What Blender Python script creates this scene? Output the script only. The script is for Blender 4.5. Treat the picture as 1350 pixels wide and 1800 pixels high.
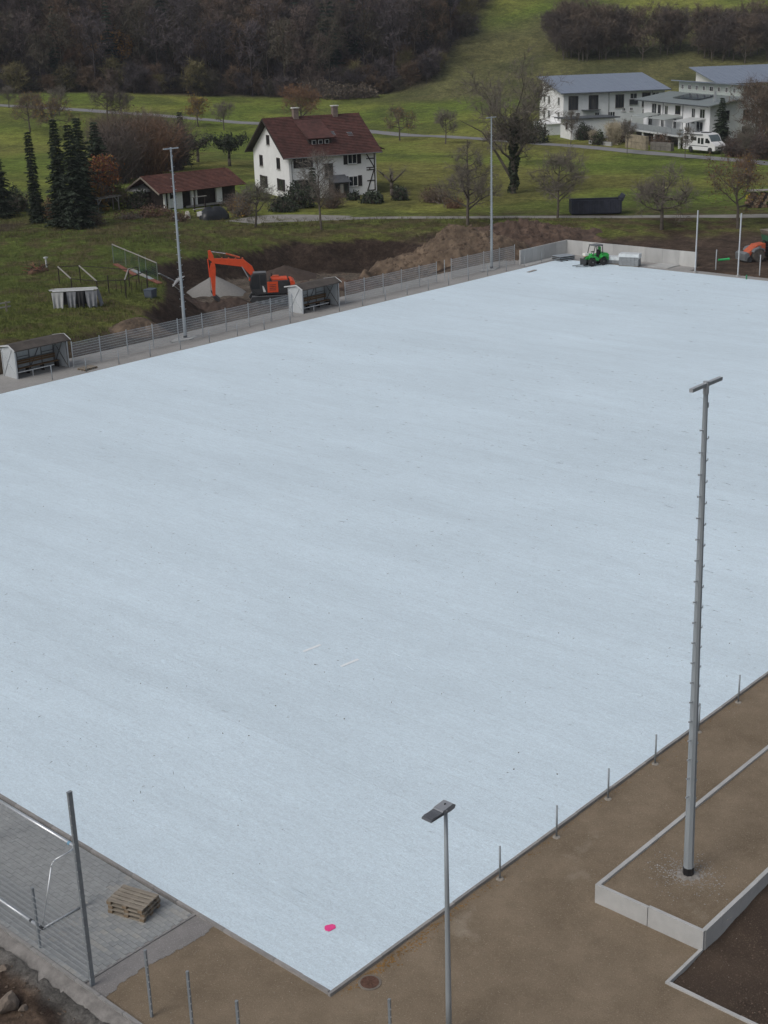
import bpy, math, random
import numpy as np
from mathutils import Vector, Matrix

for o in list(bpy.data.objects): bpy.data.objects.remove(o)
SC = bpy.context.scene
COL = SC.collection

# ------------------------------------------------------------------ camera, sky, sun, exposure
CAM = np.array([-20.0502, -20.7736, 23.2382]); YAW, PITCH, ROLL, FPX = 0.7437, 0.3423, -0.0298, 2413.676
cf = np.array([math.cos(PITCH)*math.cos(YAW), math.cos(PITCH)*math.sin(YAW), -math.sin(PITCH)])
cr = np.array([math.sin(YAW), -math.cos(YAW), 0.0]); cu = np.cross(cr, cf)
cr, cu = cr*math.cos(ROLL)+cu*math.sin(ROLL), -cr*math.sin(ROLL)+cu*math.cos(ROLL)
cam = bpy.data.cameras.new('camera'); camo = bpy.data.objects.new('camera', cam); COL.objects.link(camo)
camo.matrix_world = Matrix(((cr[0],cu[0],-cf[0],CAM[0]),(cr[1],cu[1],-cf[1],CAM[1]),(cr[2],cu[2],-cf[2],CAM[2]),(0,0,0,1)))
cam.sensor_fit = 'VERTICAL'; cam.sensor_height = 24.0; cam.lens = FPX/1800*24.0
cam.clip_start = 0.5; cam.clip_end = 4000
SC.camera = camo

SUN_AZ = (-0.97, 0.12); SUN_EL = math.radians(48)
world = bpy.data.worlds.new('World'); SC.world = world; world.use_nodes = True
wn = world.node_tree; bg = wn.nodes['Background']
sky = wn.nodes.new('ShaderNodeTexSky'); sky.sky_type = 'NISHITA'; sky.sun_disc = False
sky.sun_elevation = SUN_EL; sky.sun_rotation = math.atan2(SUN_AZ[0], SUN_AZ[1])
sky.air_density = 1.0; sky.dust_density = 4.0; sky.ozone_density = 1.0
hs = wn.nodes.new('ShaderNodeHueSaturation'); hs.inputs['Saturation'].default_value = 0.50
wn.links.new(sky.outputs[0], hs.inputs['Color']); wn.links.new(hs.outputs[0], bg.inputs['Color'])
bg.inputs['Strength'].default_value = 0.11
sl = bpy.data.lights.new('sun', 'SUN'); sl.energy = 1.0; sl.angle = math.radians(25); sl.color = (1.0, 0.97, 0.93)
so = bpy.data.objects.new('sun', sl); COL.objects.link(so)
sd = Vector((SUN_AZ[0]*math.cos(SUN_EL), SUN_AZ[1]*math.cos(SUN_EL), math.sin(SUN_EL)))
so.rotation_euler = (-sd).to_track_quat('-Z', 'Y').to_euler(); so.location = (0, 0, 60)
SC.view_settings.view_transform = 'Standard'; SC.view_settings.look = 'None'
SC.view_settings.exposure = -0.08; SC.view_settings.gamma = 1.0; SC.view_settings.use_curve_mapping = False
SC.render.resolution_x = 768; SC.render.resolution_y = 1024

# ------------------------------------------------------------------ helpers
FH = np.array([math.cos(YAW), math.sin(YAW)]); RH = np.array([math.sin(YAW), -math.cos(YAW)])
def DS(x, y):
    dx = np.asarray(x)-CAM[0]; dy = np.asarray(y)-CAM[1]
    return dx*FH[0]+dy*FH[1], dx*RH[0]+dy*RH[1]
def XY(D, S): return CAM[0]+D*FH[0]+S*RH[0], CAM[1]+D*FH[1]+S*RH[1]
def sstep(a, b, x):
    t = np.clip((np.asarray(x, float)-a)/(b-a), 0, 1); return t*t*(3-2*t)
def _h(i, j, s):
    n = (i.astype(np.int64)*374761393+j.astype(np.int64)*668265263+s*1442695041) & 0x7fffffff
    n = ((n ^ (n >> 13))*1274126177) & 0x7fffffff
    return ((n ^ (n >> 16)) & 0xffff)/65535.0
def vnoise(x, y, s=0):
    x = np.asarray(x, float); y = np.asarray(y, float)
    i = np.floor(x); j = np.floor(y); u = x-i; v = y-j; u = u*u*(3-2*u); v = v*v*(3-2*v)
    return (_h(i,j,s)*(1-u)+_h(i+1,j,s)*u)*(1-v)+(_h(i,j+1,s)*(1-u)+_h(i+1,j+1,s)*u)*v
def fbm(x, y, s=0, o=4):
    r = 0; a = .5
    for k in range(o): r = r+a*vnoise(np.asarray(x)*2**k, np.asarray(y)*2**k, s+k*17); a *= .5
    return r

def tag(o, label=None, cat=None, group=None, kind=None):
    if label: o['label'] = label
    if cat: o['category'] = cat
    if group: o['group'] = group
    if kind: o['kind'] = kind
    return o
def thing(name, label, cat, loc=(0,0,0), rz=0.0, group=None):
    o = bpy.data.objects.new(name, None); COL.objects.link(o); o.empty_display_size = .2
    o.location = loc; o.rotation_euler = (0, 0, rz)
    return tag(o, label, cat, group)
def put(name, mesh, parent=None, loc=None, rot=None, scale=None):
    o = bpy.data.objects.new(name, mesh); COL.objects.link(o)
    if parent is not None: o.parent = parent
    if loc is not None: o.location = loc
    if rot is not None: o.rotation_euler = rot
    if scale is not None: o.scale = scale
    return o
def copy_tree(o, parent=None):
    c = o.copy(); COL.objects.link(c); c.parent = parent
    for ch in list(o.children): copy_tree(ch, c)
    return c
def npmesh(name, V, F, mat=None, smooth=False, col=None):
    """V (n,3) array, F (m,k) array of equal-size faces"""
    V = np.asarray(V, np.float32); F = np.asarray(F, np.int32); m, k = F.shape
    me = bpy.data.meshes.new(name); me.vertices.add(len(V)); me.vertices.foreach_set('co', V.ravel())
    me.loops.add(m*k); me.loops.foreach_set('vertex_index', F.ravel())
    me.polygons.add(m); me.polygons.foreach_set('loop_start', np.arange(0, m*k, k, dtype=np.int32))
    me.polygons.foreach_set('loop_total', np.full(m, k, np.int32))
    if smooth: me.polygons.foreach_set('use_smooth', np.ones(m, bool))
    if col is not None:
        at = me.color_attributes.new('tint', 'FLOAT_COLOR', 'POINT')
        c4 = np.ones((len(V), 4), np.float32); c4[:, :3] = col; at.data.foreach_set('color', c4.ravel())
    me.update(calc_edges=True); me.validate()
    if mat: me.materials.append(mat)
    return me

class MB:
    def __init__(s): s.v = []; s.f = []
    def add(s, vs, fs):
        b = len(s.v); s.v += [tuple(v) for v in vs]; s.f += [tuple(b+i for i in f) for f in fs]; return s
    def box(s, c, d, rz=0.0, taper=1.0):
        x, y, z = d[0]/2, d[1]/2, d[2]/2; cs, sn = math.cos(rz), math.sin(rz); vs = []
        for (a, b, e) in ((-1,-1,-1),(1,-1,-1),(1,1,-1),(-1,1,-1),(-1,-1,1),(1,-1,1),(1,1,1),(-1,1,1)):
            t = taper if e > 0 else 1.0; px, py = a*x*t, b*y*t
            vs.append((c[0]+px*cs-py*sn, c[1]+px*sn+py*cs, c[2]+e*z))
        return s.add(vs, ((0,3,2,1),(4,5,6,7),(0,1,5,4),(1,2,6,5),(2,3,7,6),(3,0,4,7)))
    def span(s, a, b):   # box between two corners
        return s.box([(a[i]+b[i])/2 for i in range(3)], [abs(b[i]-a[i]) for i in range(3)])
    def bar(s, p, q, w, h=None, up=(0,0,1)):
        p, q = Vector(p), Vector(q); d = (q-p).normalized(); u = Vector(up)
        if abs(d.dot(u)) > .98: u = Vector((1,0,0))
        r = d.cross(u).normalized(); u = r.cross(d).normalized(); h = h or w; vs = []
        for e in (p, q):
            for a, b in ((-1,-1),(1,-1),(1,1),(-1,1)): vs.append(e+r*(a*w/2)+u*(b*h/2))
        return s.add(vs, ((3,2,1,0),(4,5,6,7),(0,1,5,4),(1,2,6,5),(2,3,7,6),(3,0,4,7)))
    def tube(s, p, q, r0, r1=None, n=8, caps=True):
        p, q = Vector(p), Vector(q); d = (q-p).normalized(); u = Vector((0,0,1)) if abs(d.z) < .98 else Vector((1,0,0))
        a = d.cross(u).normalized(); b = a.cross(d); r1 = r0 if r1 is None else r1; vs = []
        for e, r in ((p, r0), (q, r1)):
            for k in range(n):
                t = 2*math.pi*(k+.5)/n; vs.append(e+a*(r*math.cos(t))+b*(r*math.sin(t)))
        fs = [(k, (k+1) % n, n+(k+1) % n, n+k) for k in range(n)]
        if caps: fs += [tuple(range(n-1,-1,-1)), tuple(range(n, 2*n))]
        return s.add(vs, fs)
    def path(s, pts, r, n=8):
        for a, b in zip(pts[:-1], pts[1:]): s.tube(a, b, r, r, n)
        return s
    def lathe(s, prof, n=16, c=(0,0,0), axis='z'):
        vs = []
        for r, z in prof:
            for k in range(n):
                t = 2*math.pi*k/n; x, y = r*math.cos(t), r*math.sin(t)
                v = (x, y, z) if axis == 'z' else ((x, z, y) if axis == 'y' else (z, x, y))
                vs.append((c[0]+v[0], c[1]+v[1], c[2]+v[2]))
        fs = []
        for i in range(len(prof)-1):
            for k in range(n): fs.append((i*n+k, i*n+(k+1) % n, (i+1)*n+(k+1) % n, (i+1)*n+k))
        fs += [tuple(range(n-1,-1,-1)), tuple((len(prof)-1)*n+k for k in range(n))]
        return s.add(vs, fs)
    def prism(s, poly, a, b, axis='y'):
        """polygon (u,w) extruded along axis from a to b; axis y: (u,axis,w), x: (axis,u,w), z: (u,w,axis)"""
        n = len(poly); vs = []
        for t in (a, b):
            for u, w in poly: vs.append({'y': (u,t,w), 'x': (t,u,w), 'z': (u,w,t)}[axis])
        fs = [(k, (k+1) % n, n+(k+1) % n, n+k) for k in range(n)]+[tuple(range(n-1,-1,-1)), tuple(range(n, 2*n))]
        return s.add(vs, fs)
    def mesh(s, name, mat, smooth=False):
        me = bpy.data.meshes.new(name); me.from_pydata(s.v, [], s.f)
        import bmesh
        bm = bmesh.new(); bm.from_mesh(me); bmesh.ops.recalc_face_normals(bm, faces=bm.faces); bm.to_mesh(me); bm.free()
        if smooth:
            for pl in me.polygons: pl.use_smooth = True
        me.materials.append(mat); return me
    def build(s, name, mat, parent=None, loc=None, smooth=False, rz=None):
        return put(name, s.mesh(name, mat, smooth), parent, loc, None if rz is None else (0,0,rz))

# ------------------------------------------------------------------ materials
MATS = {}
def M(name, col, rough=.8, metal=0.0, var=.18, scale=3.0, bump=0.0, bscale=None, stretch=(1,1,1), var2=0.0, scale2=.4, coord='Object', spec=.4, transl=0.0, col2=None):
    if name in MATS: return MATS[name]
    m = bpy.data.materials.new(name); m.use_nodes = True; nt = m.node_tree; b = nt.nodes['Principled BSDF']; L = nt.links
    b.inputs['Roughness'].default_value = rough; b.inputs['Metallic'].default_value = metal
    b.inputs['Specular IOR Level'].default_value = spec
    if coord == 'World':
        g = nt.nodes.new('ShaderNodeNewGeometry'); src = g.outputs['Position']
    else:
        g = nt.nodes.new('ShaderNodeTexCoord'); src = g.outputs[coord]
    mp = nt.nodes.new('ShaderNodeMapping'); mp.inputs['Scale'].default_value = stretch; L.new(src, mp.inputs['Vector'])
    n1 = nt.nodes.new('ShaderNodeTexNoise'); n1.inputs['Scale'].default_value = scale; n1.inputs['Detail'].default_value = 6; n1.inputs['Roughness'].default_value = .65
    L.new(mp.outputs[0], n1.inputs['Vector'])
    rp = nt.nodes.new('ShaderNodeValToRGB'); rp.color_ramp.elements[0].position = .3; rp.color_ramp.elements[1].position = .72
    c2 = col2 or tuple(min(1, c*(1+var)) for c in col)
    rp.color_ramp.elements[0].color = (*[c*(1-var) for c in col], 1); rp.color_ramp.elements[1].color = (*c2, 1)
    L.new(n1.outputs[0], rp.inputs[0]); out = rp.outputs[0]
    if var2:
        n2 = nt.nodes.new('ShaderNodeTexNoise'); n2.inputs['Scale'].default_value = scale2; n2.inputs['Detail'].default_value = 4; L.new(mp.outputs[0], n2.inputs['Vector'])
        mr = nt.nodes.new('ShaderNodeMapRange'); mr.inputs[1].default_value = .3; mr.inputs[2].default_value = .7; mr.inputs[3].default_value = 1-var2; mr.inputs[4].default_value = 1+var2
        L.new(n2.outputs[0], mr.inputs[0])
        vm = nt.nodes.new('ShaderNodeVectorMath'); vm.operation = 'SCALE'; L.new(out, vm.inputs[0]); L.new(mr.outputs[0], vm.inputs['Scale']); out = vm.outputs[0]
    L.new(out, b.inputs['Base Color'])
    if bump:
        nb = nt.nodes.new('ShaderNodeTexNoise'); nb.inputs['Scale'].default_value = bscale or scale*3; nb.inputs['Detail'].default_value = 5; L.new(mp.outputs[0], nb.inputs['Vector'])
        bp = nt.nodes.new('ShaderNodeBump'); bp.inputs['Strength'].default_value = min(1, bump); bp.inputs['Distance'].default_value = .05
        L.new(nb.outputs[0], bp.inputs['Height']); L.new(bp.outputs[0], b.inputs['Normal'])
    MATS[name] = m; return m
def glass(name, col=(.02,.025,.03), rough=.08):
    if name in MATS: return MATS[name]
    m = M(name, col, rough, 0, .2, 1.5, spec=.6); return m
def tintmat(name, rough=.85, scale=2.0, var=.35, mult=1.0):
    """uses the mesh's own colour attribute (what grows or lies there), with grain"""
    m = bpy.data.materials.new(name); m.use_nodes = True; nt = m.node_tree; b = nt.nodes['Principled BSDF']; L = nt.links
    b.inputs['Roughness'].default_value = rough; b.inputs['Specular IOR Level'].default_value = .15
    at = nt.nodes.new('ShaderNodeAttribute'); at.attribute_name = 'tint'
    g = nt.nodes.new('ShaderNodeNewGeometry'); outs = at.outputs['Color']
    for sc, va in ((scale, var), (scale*.13, var*.75), (scale*.36, var*1.0), (scale*4.3, var*.8)):
        n = nt.nodes.new('ShaderNodeTexNoise'); n.inputs['Scale'].default_value = sc; n.inputs['Detail'].default_value = 5; n.inputs['Roughness'].default_value = .7; L.new(g.outputs['Position'], n.inputs['Vector'])
        mr = nt.nodes.new('ShaderNodeMapRange'); mr.inputs[1].default_value = .32; mr.inputs[2].default_value = .68; mr.inputs[3].default_value = 1-va; mr.inputs[4].default_value = 1+va; L.new(n.outputs[0], mr.inputs[0])
        vm = nt.nodes.new('ShaderNodeVectorMath'); vm.operation = 'SCALE'; L.new(outs, vm.inputs[0]); L.new(mr.outputs[0], vm.inputs['Scale']); outs = vm.outputs[0]
    L.new(outs, b.inputs['Base Color']); return m, nt, b, g

mGALV = M('galvanised_steel', (.42,.45,.475), .45, .3, .12, 6, spec=.5)
mGALVD = M('weathered_galvanised_steel', (.26,.29,.315), .5, .25, .15, 5)
mMAST = M('mast_steel', (.33,.37,.40), .5, .2, .10, 2, stretch=(1,1,.2))
mALU = M('aluminium', (.62,.65,.68), .35, .6, .08, 5)
mBLACK = M('black_plastic', (.018,.018,.02), .5, 0, .2, 4)
mCONC = M('concrete', (.40,.405,.40), .85, 0, .13, 2.2, .25, 25, var2=.10, scale2=.35)
mCONCD = M('grey_kerb_concrete', (.27,.265,.26), .88, 0, .18, 3.5, .3, 30)
mWOOD = M('weathered_wood', (.25,.22,.18), .85, 0, .28, 2.0, .2, 20, stretch=(1,6,6))
mWOODG = M('grey_board', (.30,.29,.27), .85, 0, .25, 2.0, stretch=(1,5,5))
mRUST = M('rusty_iron', (.13,.07,.05), .8, .2, .35, 9, .3, 40)
mTYRE = M('tyre_rubber', (.025,.025,.026), .85, 0, .25, 8)
mWHITE = M('white_render', (.78,.79,.80), .85, 0, .06, 1.2, var2=.05, scale2=.25)
mDARKW = M('dark_stained_timber', (.035,.027,.024), .8, 0, .3, 3)
mGLASS = glass('window_glass')

# ------------------------------------------------------------------ terrain
PL, PW = 96.17, 60.57                      # pitch length (x) and width (y)
def seg_sd(D, S, D0, D1, S0, S1, k=1.5):   # soft rectangle mask in depth / side metres
    return sstep(D0-k, D0+k, D)*(1-sstep(D1-k, D1+k, D))*sstep(S0-k, S0+k, S)*(1-sstep(S1-k, S1+k, S))
def pit_mask(x, y):
    D, S = DS(x, y); w = 1.6*(fbm(x*.25, y*.25, 5)-.5)*2
    back = 155.5+w-np.clip(-S-9, 0, 20)*1.05-np.clip(S-0, 0, 10)*.5
    lb = -20.0-3.0*sstep(129, 135, D); m = (1-sstep(back-5.0, back, D))*sstep(lb+w, lb+4.5+w, S)*(1-sstep(4+w, 9+w, S))
    return m*sstep(65.6, 68.5, y)
def site_mask(x, y):
    a = sstep(-4.35, -3.95, x)*(1-sstep(65.3, 66.0, y))
    return a*np.where(np.asarray(y) > 46.6, 1-sstep(99.2, 99.7, x), 1-sstep(97.0, 97.6, x))
def hill_z(D, S):
    z = np.clip(D-295, 0, None)*.06+np.clip(-S-30, 0, None)*.05*sstep(270, 330, D)
    r = sstep(-5, 24, S); on = 380*(1-r)+352*r; sl = .50*(1-r)+.20*r
    e = np.clip(D-on, 0, None); z = z+sl*e*e/(e+14)
    return z
def tz(x, y):
    x = np.asarray(x, float); y = np.asarray(y, float); D, S = DS(x, y)
    lf = 1-sstep(-30, -8, S)                                   # left side lies higher
    plate = 1.0+1.0*lf*(1-sstep(230, 290, D))
    garden = 1.25*lf*sstep(66.2, 70.0, y)*(1-sstep(0, 6, S))
    up = sstep(146, 163, D)*(1-lf)+sstep(142, 152, D+.25*(S+30))*lf
    z = garden*(1-up)+plate*up
    z = z+.35*(fbm(x*.08, y*.08, 1)-.5)*sstep(100, 130, D)+1.2*(fbm(x*.02, y*.02, 9)-.5)*sstep(200, 300, D)
    z = z+hill_z(D, S)+2.2*(fbm(x*.05, y*.05, 3)-.5)*sstep(360, 400, D)
    pm = pit_mask(x, y); z = z*(1-pm)+(-1.5-.9*sstep(-8, 0, D-150)+.5*(fbm(x*.5, y*.5, 7)-.5))*pm
    soil = np.maximum(1-sstep(-4.6, -4.0, x), pm)*(1-sstep(170, 200, D))
    z = z+soil*(.55*(fbm(x*1.1, y*1.1, 2)-.5)+.25*(fbm(x*3.1, y*3.1, 4)-.5))
    z = z-.32*(1-sstep(-5.4, -3.9, x))
    sm = site_mask(x, y); return z*(1-sm)-.6*sm
def at(px, py, z=None):
    """point of the ground seen at a photo pixel (or of a level plane z)"""
    d = cf+cr*(px-675)/FPX+cu*(900-py)/FPX
    if z is not None:
        t = (z-CAM[2])/d[2]; P = CAM+d*t; return float(P[0]), float(P[1]), float(z)
    ts = np.linspace(20, 900, 6000); P = CAM[:, None]+d[:, None]*ts; g = tz(P[0], P[1])
    k = int(np.argmax(P[2] < g)); return float(P[0][k]), float(P[1][k]), float(g[k])
def gz(x, y): return float(tz(x, y))

Ds = np.concatenate([np.arange(-60, 18, 4), np.arange(18, 46, .35), np.arange(46, 96, 2), np.arange(96, 180, .5), np.arange(180, 300, 1.4), np.arange(300, 460, 2.2), np.arange(460, 900, 9)])
As = np.linspace(-.62, .62, 380)
DD, AA = np.meshgrid(Ds, As, indexing='ij'); SS = AA*(np.abs(DD)+40)
TX, TY = XY(DD, SS); TZ = tz(TX, TY)
G1 = np.array((.128,.172,.033)); G2 = np.array((.195,.212,.048)); GD = np.array((.078,.095,.028)); SO = np.array((.058,.041,.032)); SO2 = np.array((.105,.075,.055)); LIT = np.array((.095,.068,.040)); DRY = np.array((.125,.118,.055))
def blend(c, d, w): return c*(1-w[..., None])+d*w[..., None]
n1 = fbm(TX*.03, TY*.03, 21); n2 = fbm(TX*.12, TY*.12, 23); n3 = fbm(TX*.6, TY*.6, 29, 5)
tc = blend(np.broadcast_to(G1, TX.shape+(3,)), G2, sstep(.35, .62, n1)); tc = blend(tc, GD, .6*sstep(.45, .62, n2))
tc = blend(tc, np.array((.16,.135,.05)), .75*sstep(.5,.62,n1)*(1-sstep(270,300,DD))*sstep(165,185,DD)*.6)
near = (1-sstep(165, 175, DD))
tc = blend(tc, GD*.9, near*.55); tc = blend(tc, LIT, near*sstep(.42, .60, n3)*.75)
# brown dry grass of the steep slope on the right, leaf litter on the bank, forest floor
slope = sstep(350, 362, DD)*sstep(-6, 14, SS)*(1-sstep(418, 440, DD+.3*(fbm(TX*.05, TY*.05, 31)-.5)*60))
tc = blend(tc, DRY, slope*.85); tc = blend(tc, np.array((.075,.082,.034)), slope*sstep(.42, .62, fbm(TX*.09, TY*.09, 33))*.8)
def forest_mask(D, S): return sstep(368, 380, D+(fbm(D*.06, S*.06, 41)-.5)*14)*(1-sstep(-4, 4, S-(12+(D-365)*.30)+(fbm(D*.05, S*.05, 43)-.5)*10))
fm = forest_mask(DD, SS); tc = blend(tc, np.array((.075,.06,.045)), fm)
tc = blend(tc, LIT*.9, seg_sd(DD, SS, 140, 163, 30, 70, 4)*(.35+.65*sstep(.4, .6, n3)))
brown = np.clip(seg_sd(DD, SS, 100, 151.5, 12, 95, 2.2)+seg_sd(DD, SS, 118, 156, 3, 17, 3), 0, 1)
tc = blend(tc, SO2*.85, brown); tc = blend(tc, SO, brown*sstep(.45, .6, n3)*.8)
pmk = pit_mask(TX, TY); gx = np.gradient(pmk, axis=0)
tc = blend(tc, SO*.72, sstep(.012, .05, pmk)); tc = blend(tc, np.array((.15,.125,.10)), sstep(.995, .9999, pmk)*.8)
bank = (1-sstep(68.3, 69.4, TY+1.6*(n3-.5)))*sstep(64, 65, TY)*(1-sstep(-2, 2, SS)); tc = blend(tc, SO, bank*.92)
spoil = (1-sstep(67.0, 67.8, TY+1.2*(n3-.5)))*sstep(64, 65, TY)*sstep(-17.5, -15.5, SS+2*(n3-.5))*(1-sstep(20, 24, SS)); tc = blend(tc, np.array((.17,.135,.105)), spoil*.8)
tc = blend(tc, SO*1.0, seg_sd(DD, SS, 158.5, 166, -60, -41.5, 1.0)*.85)
fs_ = 1-sstep(-3.7, -3.4, TX); fs_ = fs_*(1-sstep(60, 70, DD)); tc = blend(tc, SO*1.2, fs_); tc = blend(tc, SO2*1.5, fs_*sstep(.5, .62, fbm(TX*1.7, TY*1.7, 51)))
tc = blend(tc, np.array((.21,.20,.185)), fs_*sstep(-4.9, -4.5, TX+.5*(fbm(TX*2.5, TY*2.5, 53)-.5)))
tmat, tnt, tb, tg = tintmat('meadow_and_soil', .95, 2.2, .36)
nb = tnt.nodes.new('ShaderNodeTexNoise'); nb.inputs['Scale'].default_value = 2.5; nb.inputs['Detail'].default_value = 8; nb.inputs['Roughness'].default_value = .75; tnt.links.new(tg.outputs['Position'], nb.inputs['Vector'])
bp = tnt.nodes.new('ShaderNodeBump'); bp.inputs['Strength'].default_value = .9; bp.inputs['Distance'].default_value = .35; tnt.links.new(nb.outputs[0], bp.inputs['Height']); tnt.links.new(bp.outputs[0], tb.inputs['Normal'])
nD, nA = TX.shape; idx = np.arange(nD*nA).reshape(nD, nA)
quads = np.stack([idx[:-1,:-1], idx[:-1,1:], idx[1:,1:], idx[1:,:-1]], -1).reshape(-1, 4)
ter = put('terrain', npmesh('terrain', np.stack([TX, TY, TZ], -1).reshape(-1, 3), quads[:, ::-1], tmat, True, tc.reshape(-1, 3)))
tag(ter, 'meadow, banks and wooded hillside round the pitch', kind='structure')

def drape(name, pts, w, mat, lift=.03, seg=1.5, label=None, parent=None, wn=.12):
    """strip of path laid over the terrain along pts (xy)"""
    P = np.array([q[:2] for q in pts]); L = np.concatenate([[0], np.cumsum(np.linalg.norm(np.diff(P, axis=0), axis=1))])
    t = np.arange(0, L[-1], seg); X = np.interp(t, L, P[:, 0]); Y = np.interp(t, L, P[:, 1])
    k = 9; Xs = np.convolve(np.pad(X, k, 'edge'), np.ones(2*k+1)/(2*k+1), 'valid'); Ys = np.convolve(np.pad(Y, k, 'edge'), np.ones(2*k+1)/(2*k+1), 'valid')
    tx = np.gradient(Xs); ty = np.gradient(Ys); l = np.hypot(tx, ty); nx, ny = -ty/l, tx/l
    us = np.linspace(-1, 1, 7); V = []
    for u in us:
        e = w/2*u*(1+wn*(fbm(t*.3, t*0+u*3, 61)-.5)*2); a = Xs+nx*e; b = Ys+ny*e; V.append(np.stack([a, b, np.maximum(tz(a, b), tz(Xs, Ys)-.5)+lift-.05*(abs(u) > .9)], -1))
    V = np.stack(V, 1); n = len(t); ii = np.arange(n*7).reshape(n, 7)
    F = np.stack([ii[:-1,:-1], ii[1:,:-1], ii[1:,1:], ii[:-1,1:]], -1).reshape(-1, 4)[:, ::-1]
    o = put(name, npmesh(name, V.reshape(-1, 3), F, mat, True), parent); return tag(o, label, kind='structure')

mPATH = M('gravel_path', (.235,.225,.205), .95, 0, .2, .8, .3, 8, coord='World', var2=.15, scale2=.15)
mROAD = M('grey_asphalt_lane', (.215,.215,.22), .9, 0, .10, .5, coord='World', var2=.1, scale2=.1)
drape('gravel_path', [at(395, 391), at(470, 383), at(560, 384), at(680, 383), at(800, 382), at(900, 382), at(1000, 382), at(1120, 381), at(1240, 380), at(1400, 379), at(1500, 379)], 2.1, mPATH, .06, label='pale gravel path along the bank behind the pitch')
drape('lane', [at(-120, 180), at(0, 185), at(120, 192), at(230, 200), at(330, 208), at(450, 216), at(560, 224), at(680, 233), at(800, 242), at(900, 248), at(1000, 256), at(1100, 265), at(1200, 274), at(1300, 283), at(1420, 294)], 4.0, mROAD, .10, label='narrow asphalt lane past the apartment blocks')
drape('yard', [at(420, 393), at(455, 384), at(500, 380), at(560, 382), at(620, 384)], 4.2, mPATH, .045, .3, label='pale gravel yard in front of the farmhouse')

# ------------------------------------------------------------------ pitch and its surroundings
def pitch_material():
    m = bpy.data.materials.new('white_membrane'); m.use_nodes = True; nt = m.node_tree; b = nt.nodes['Principled BSDF']; L = nt.links
    b.inputs['Roughness'].default_value = .62; b.inputs['Specular IOR Level'].default_value = .45
    g = nt.nodes.new('ShaderNodeNewGeometry')
    def noise(scale, st, det=5, ro=.6):
        mp = nt.nodes.new('ShaderNodeMapping'); mp.inputs['Scale'].default_value = st; mp.inputs['Rotation'].default_value = (0, 0, math.radians(4)); L.new(g.outputs['Position'], mp.inputs['Vector'])
        n = nt.nodes.new('ShaderNodeTexNoise'); n.inputs['Scale'].default_value = scale; n.inputs['Detail'].default_value = det; n.inputs['Roughness'].default_value = ro; L.new(mp.outputs[0], n.inputs['Vector']); return n.outputs[0]
    rgb = nt.nodes.new('ShaderNodeRGB'); rgb.outputs[0].default_value = (.655,.775,.855, 1); out = rgb.outputs[0]
    for sc, st, lo, hi, va in ((.05, (1,.5,1), .35, .65, .03), (.16, (1,.35,1), .35, .65, .03), (.9, (1,.16,1), .3, .7, .04), (5, (1,.25,1), .3, .7, .045), (9, (1,.7,1), .3, .7, .06), (20, (1,.8,1), .3, .7, .09), (45, (1,1,1), .3, .7, .09)):
        mr = nt.nodes.new('ShaderNodeMapRange'); mr.inputs[1].default_value = lo; mr.inputs[2].default_value = hi; mr.inputs[3].default_value = 1-va; mr.inputs[4].default_value = 1+va
        L.new(noise(sc, st), mr.inputs[0]); vm = nt.nodes.new('ShaderNodeVectorMath'); vm.operation = 'SCALE'; L.new(out, vm.inputs[0]); L.new(mr.outputs[0], vm.inputs['Scale']); out = vm.outputs[0]
    sx = nt.nodes.new('ShaderNodeSeparateXYZ'); L.new(g.outputs['Position'], sx.inputs[0])
    def mth(op, a, b_=None):
        n = nt.nodes.new('ShaderNodeMath'); n.operation = op
        for i, q in ((0, a), (1, b_)):
            if q is None: continue
            if isinstance(q, (int, float)): n.inputs[i].default_value = q
            else: L.new(q, n.inputs[i])
        return n.outputs[0]
    wob = mth('MULTIPLY', mth('SUBTRACT', noise(.25, (1,1,1), 2), .5), .12); ln = mth('DIVIDE', mth('ADD', sx.outputs[0], wob), 2.05)
    wn_ = nt.nodes.new('ShaderNodeTexWhiteNoise'); wn_.noise_dimensions = '1D'; L.new(mth('FLOOR', ln), wn_.inputs['W']); tone = mth('ADD', mth('MULTIPLY', wn_.outputs['Value'], .03), .985)
    seam = mth('SUBTRACT', 1.0, mth('MULTIPLY', mth('LESS_THAN', mth('FRACT', ln), .016), mth('MULTIPLY', noise(1.3, (1,1,1), 3), .14)))
    vm = nt.nodes.new('ShaderNodeVectorMath'); vm.operation = 'SCALE'; L.new(out, vm.inputs[0]); L.new(mth('MULTIPLY', tone, seam), vm.inputs['Scale']); out = vm.outputs[0]
    for sc, lo, hi, va in ((7, .60, .72, .09), (13, .62, .74, .13), (3.1, .64, .74, .06)):
        mr = nt.nodes.new('ShaderNodeMapRange'); mr.inputs[1].default_value = lo; mr.inputs[2].default_value = hi; mr.inputs[3].default_value = 1; mr.inputs[4].default_value = 1-va
        L.new(noise(sc, (1,.55,1), 4, .6), mr.inputs[0]); vm = nt.nodes.new('ShaderNodeVectorMath'); vm.operation = 'SCALE'; L.new(out, vm.inputs[0]); L.new(mr.outputs[0], vm.inputs['Scale']); out = vm.outputs[0]
    L.new(out, b.inputs['Base Color'])
    bp = nt.nodes.new('ShaderNodeBump'); bp.inputs['Strength'].default_value = .7; bp.inputs['Distance'].default_value = .04; L.new(noise(8, (1,.5,1), 8, .8), bp.inputs['Height']); L.new(bp.outputs[0], b.inputs['Normal'])
    return m
mMEM = pitch_material()
xs = np.linspace(.08, PL-.08, 300); ys = np.linspace(.08, PW-.08, 190); gx_, gy_ = np.meshgrid(xs, ys, indexing='ij')
gzz = .012*(fbm(gx_*.9, gy_*.25, 71)-.5)+.02*(fbm(gx_*.15, gy_*.1, 73)-.5); ii = np.arange(gx_.size).reshape(gx_.shape)
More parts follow.
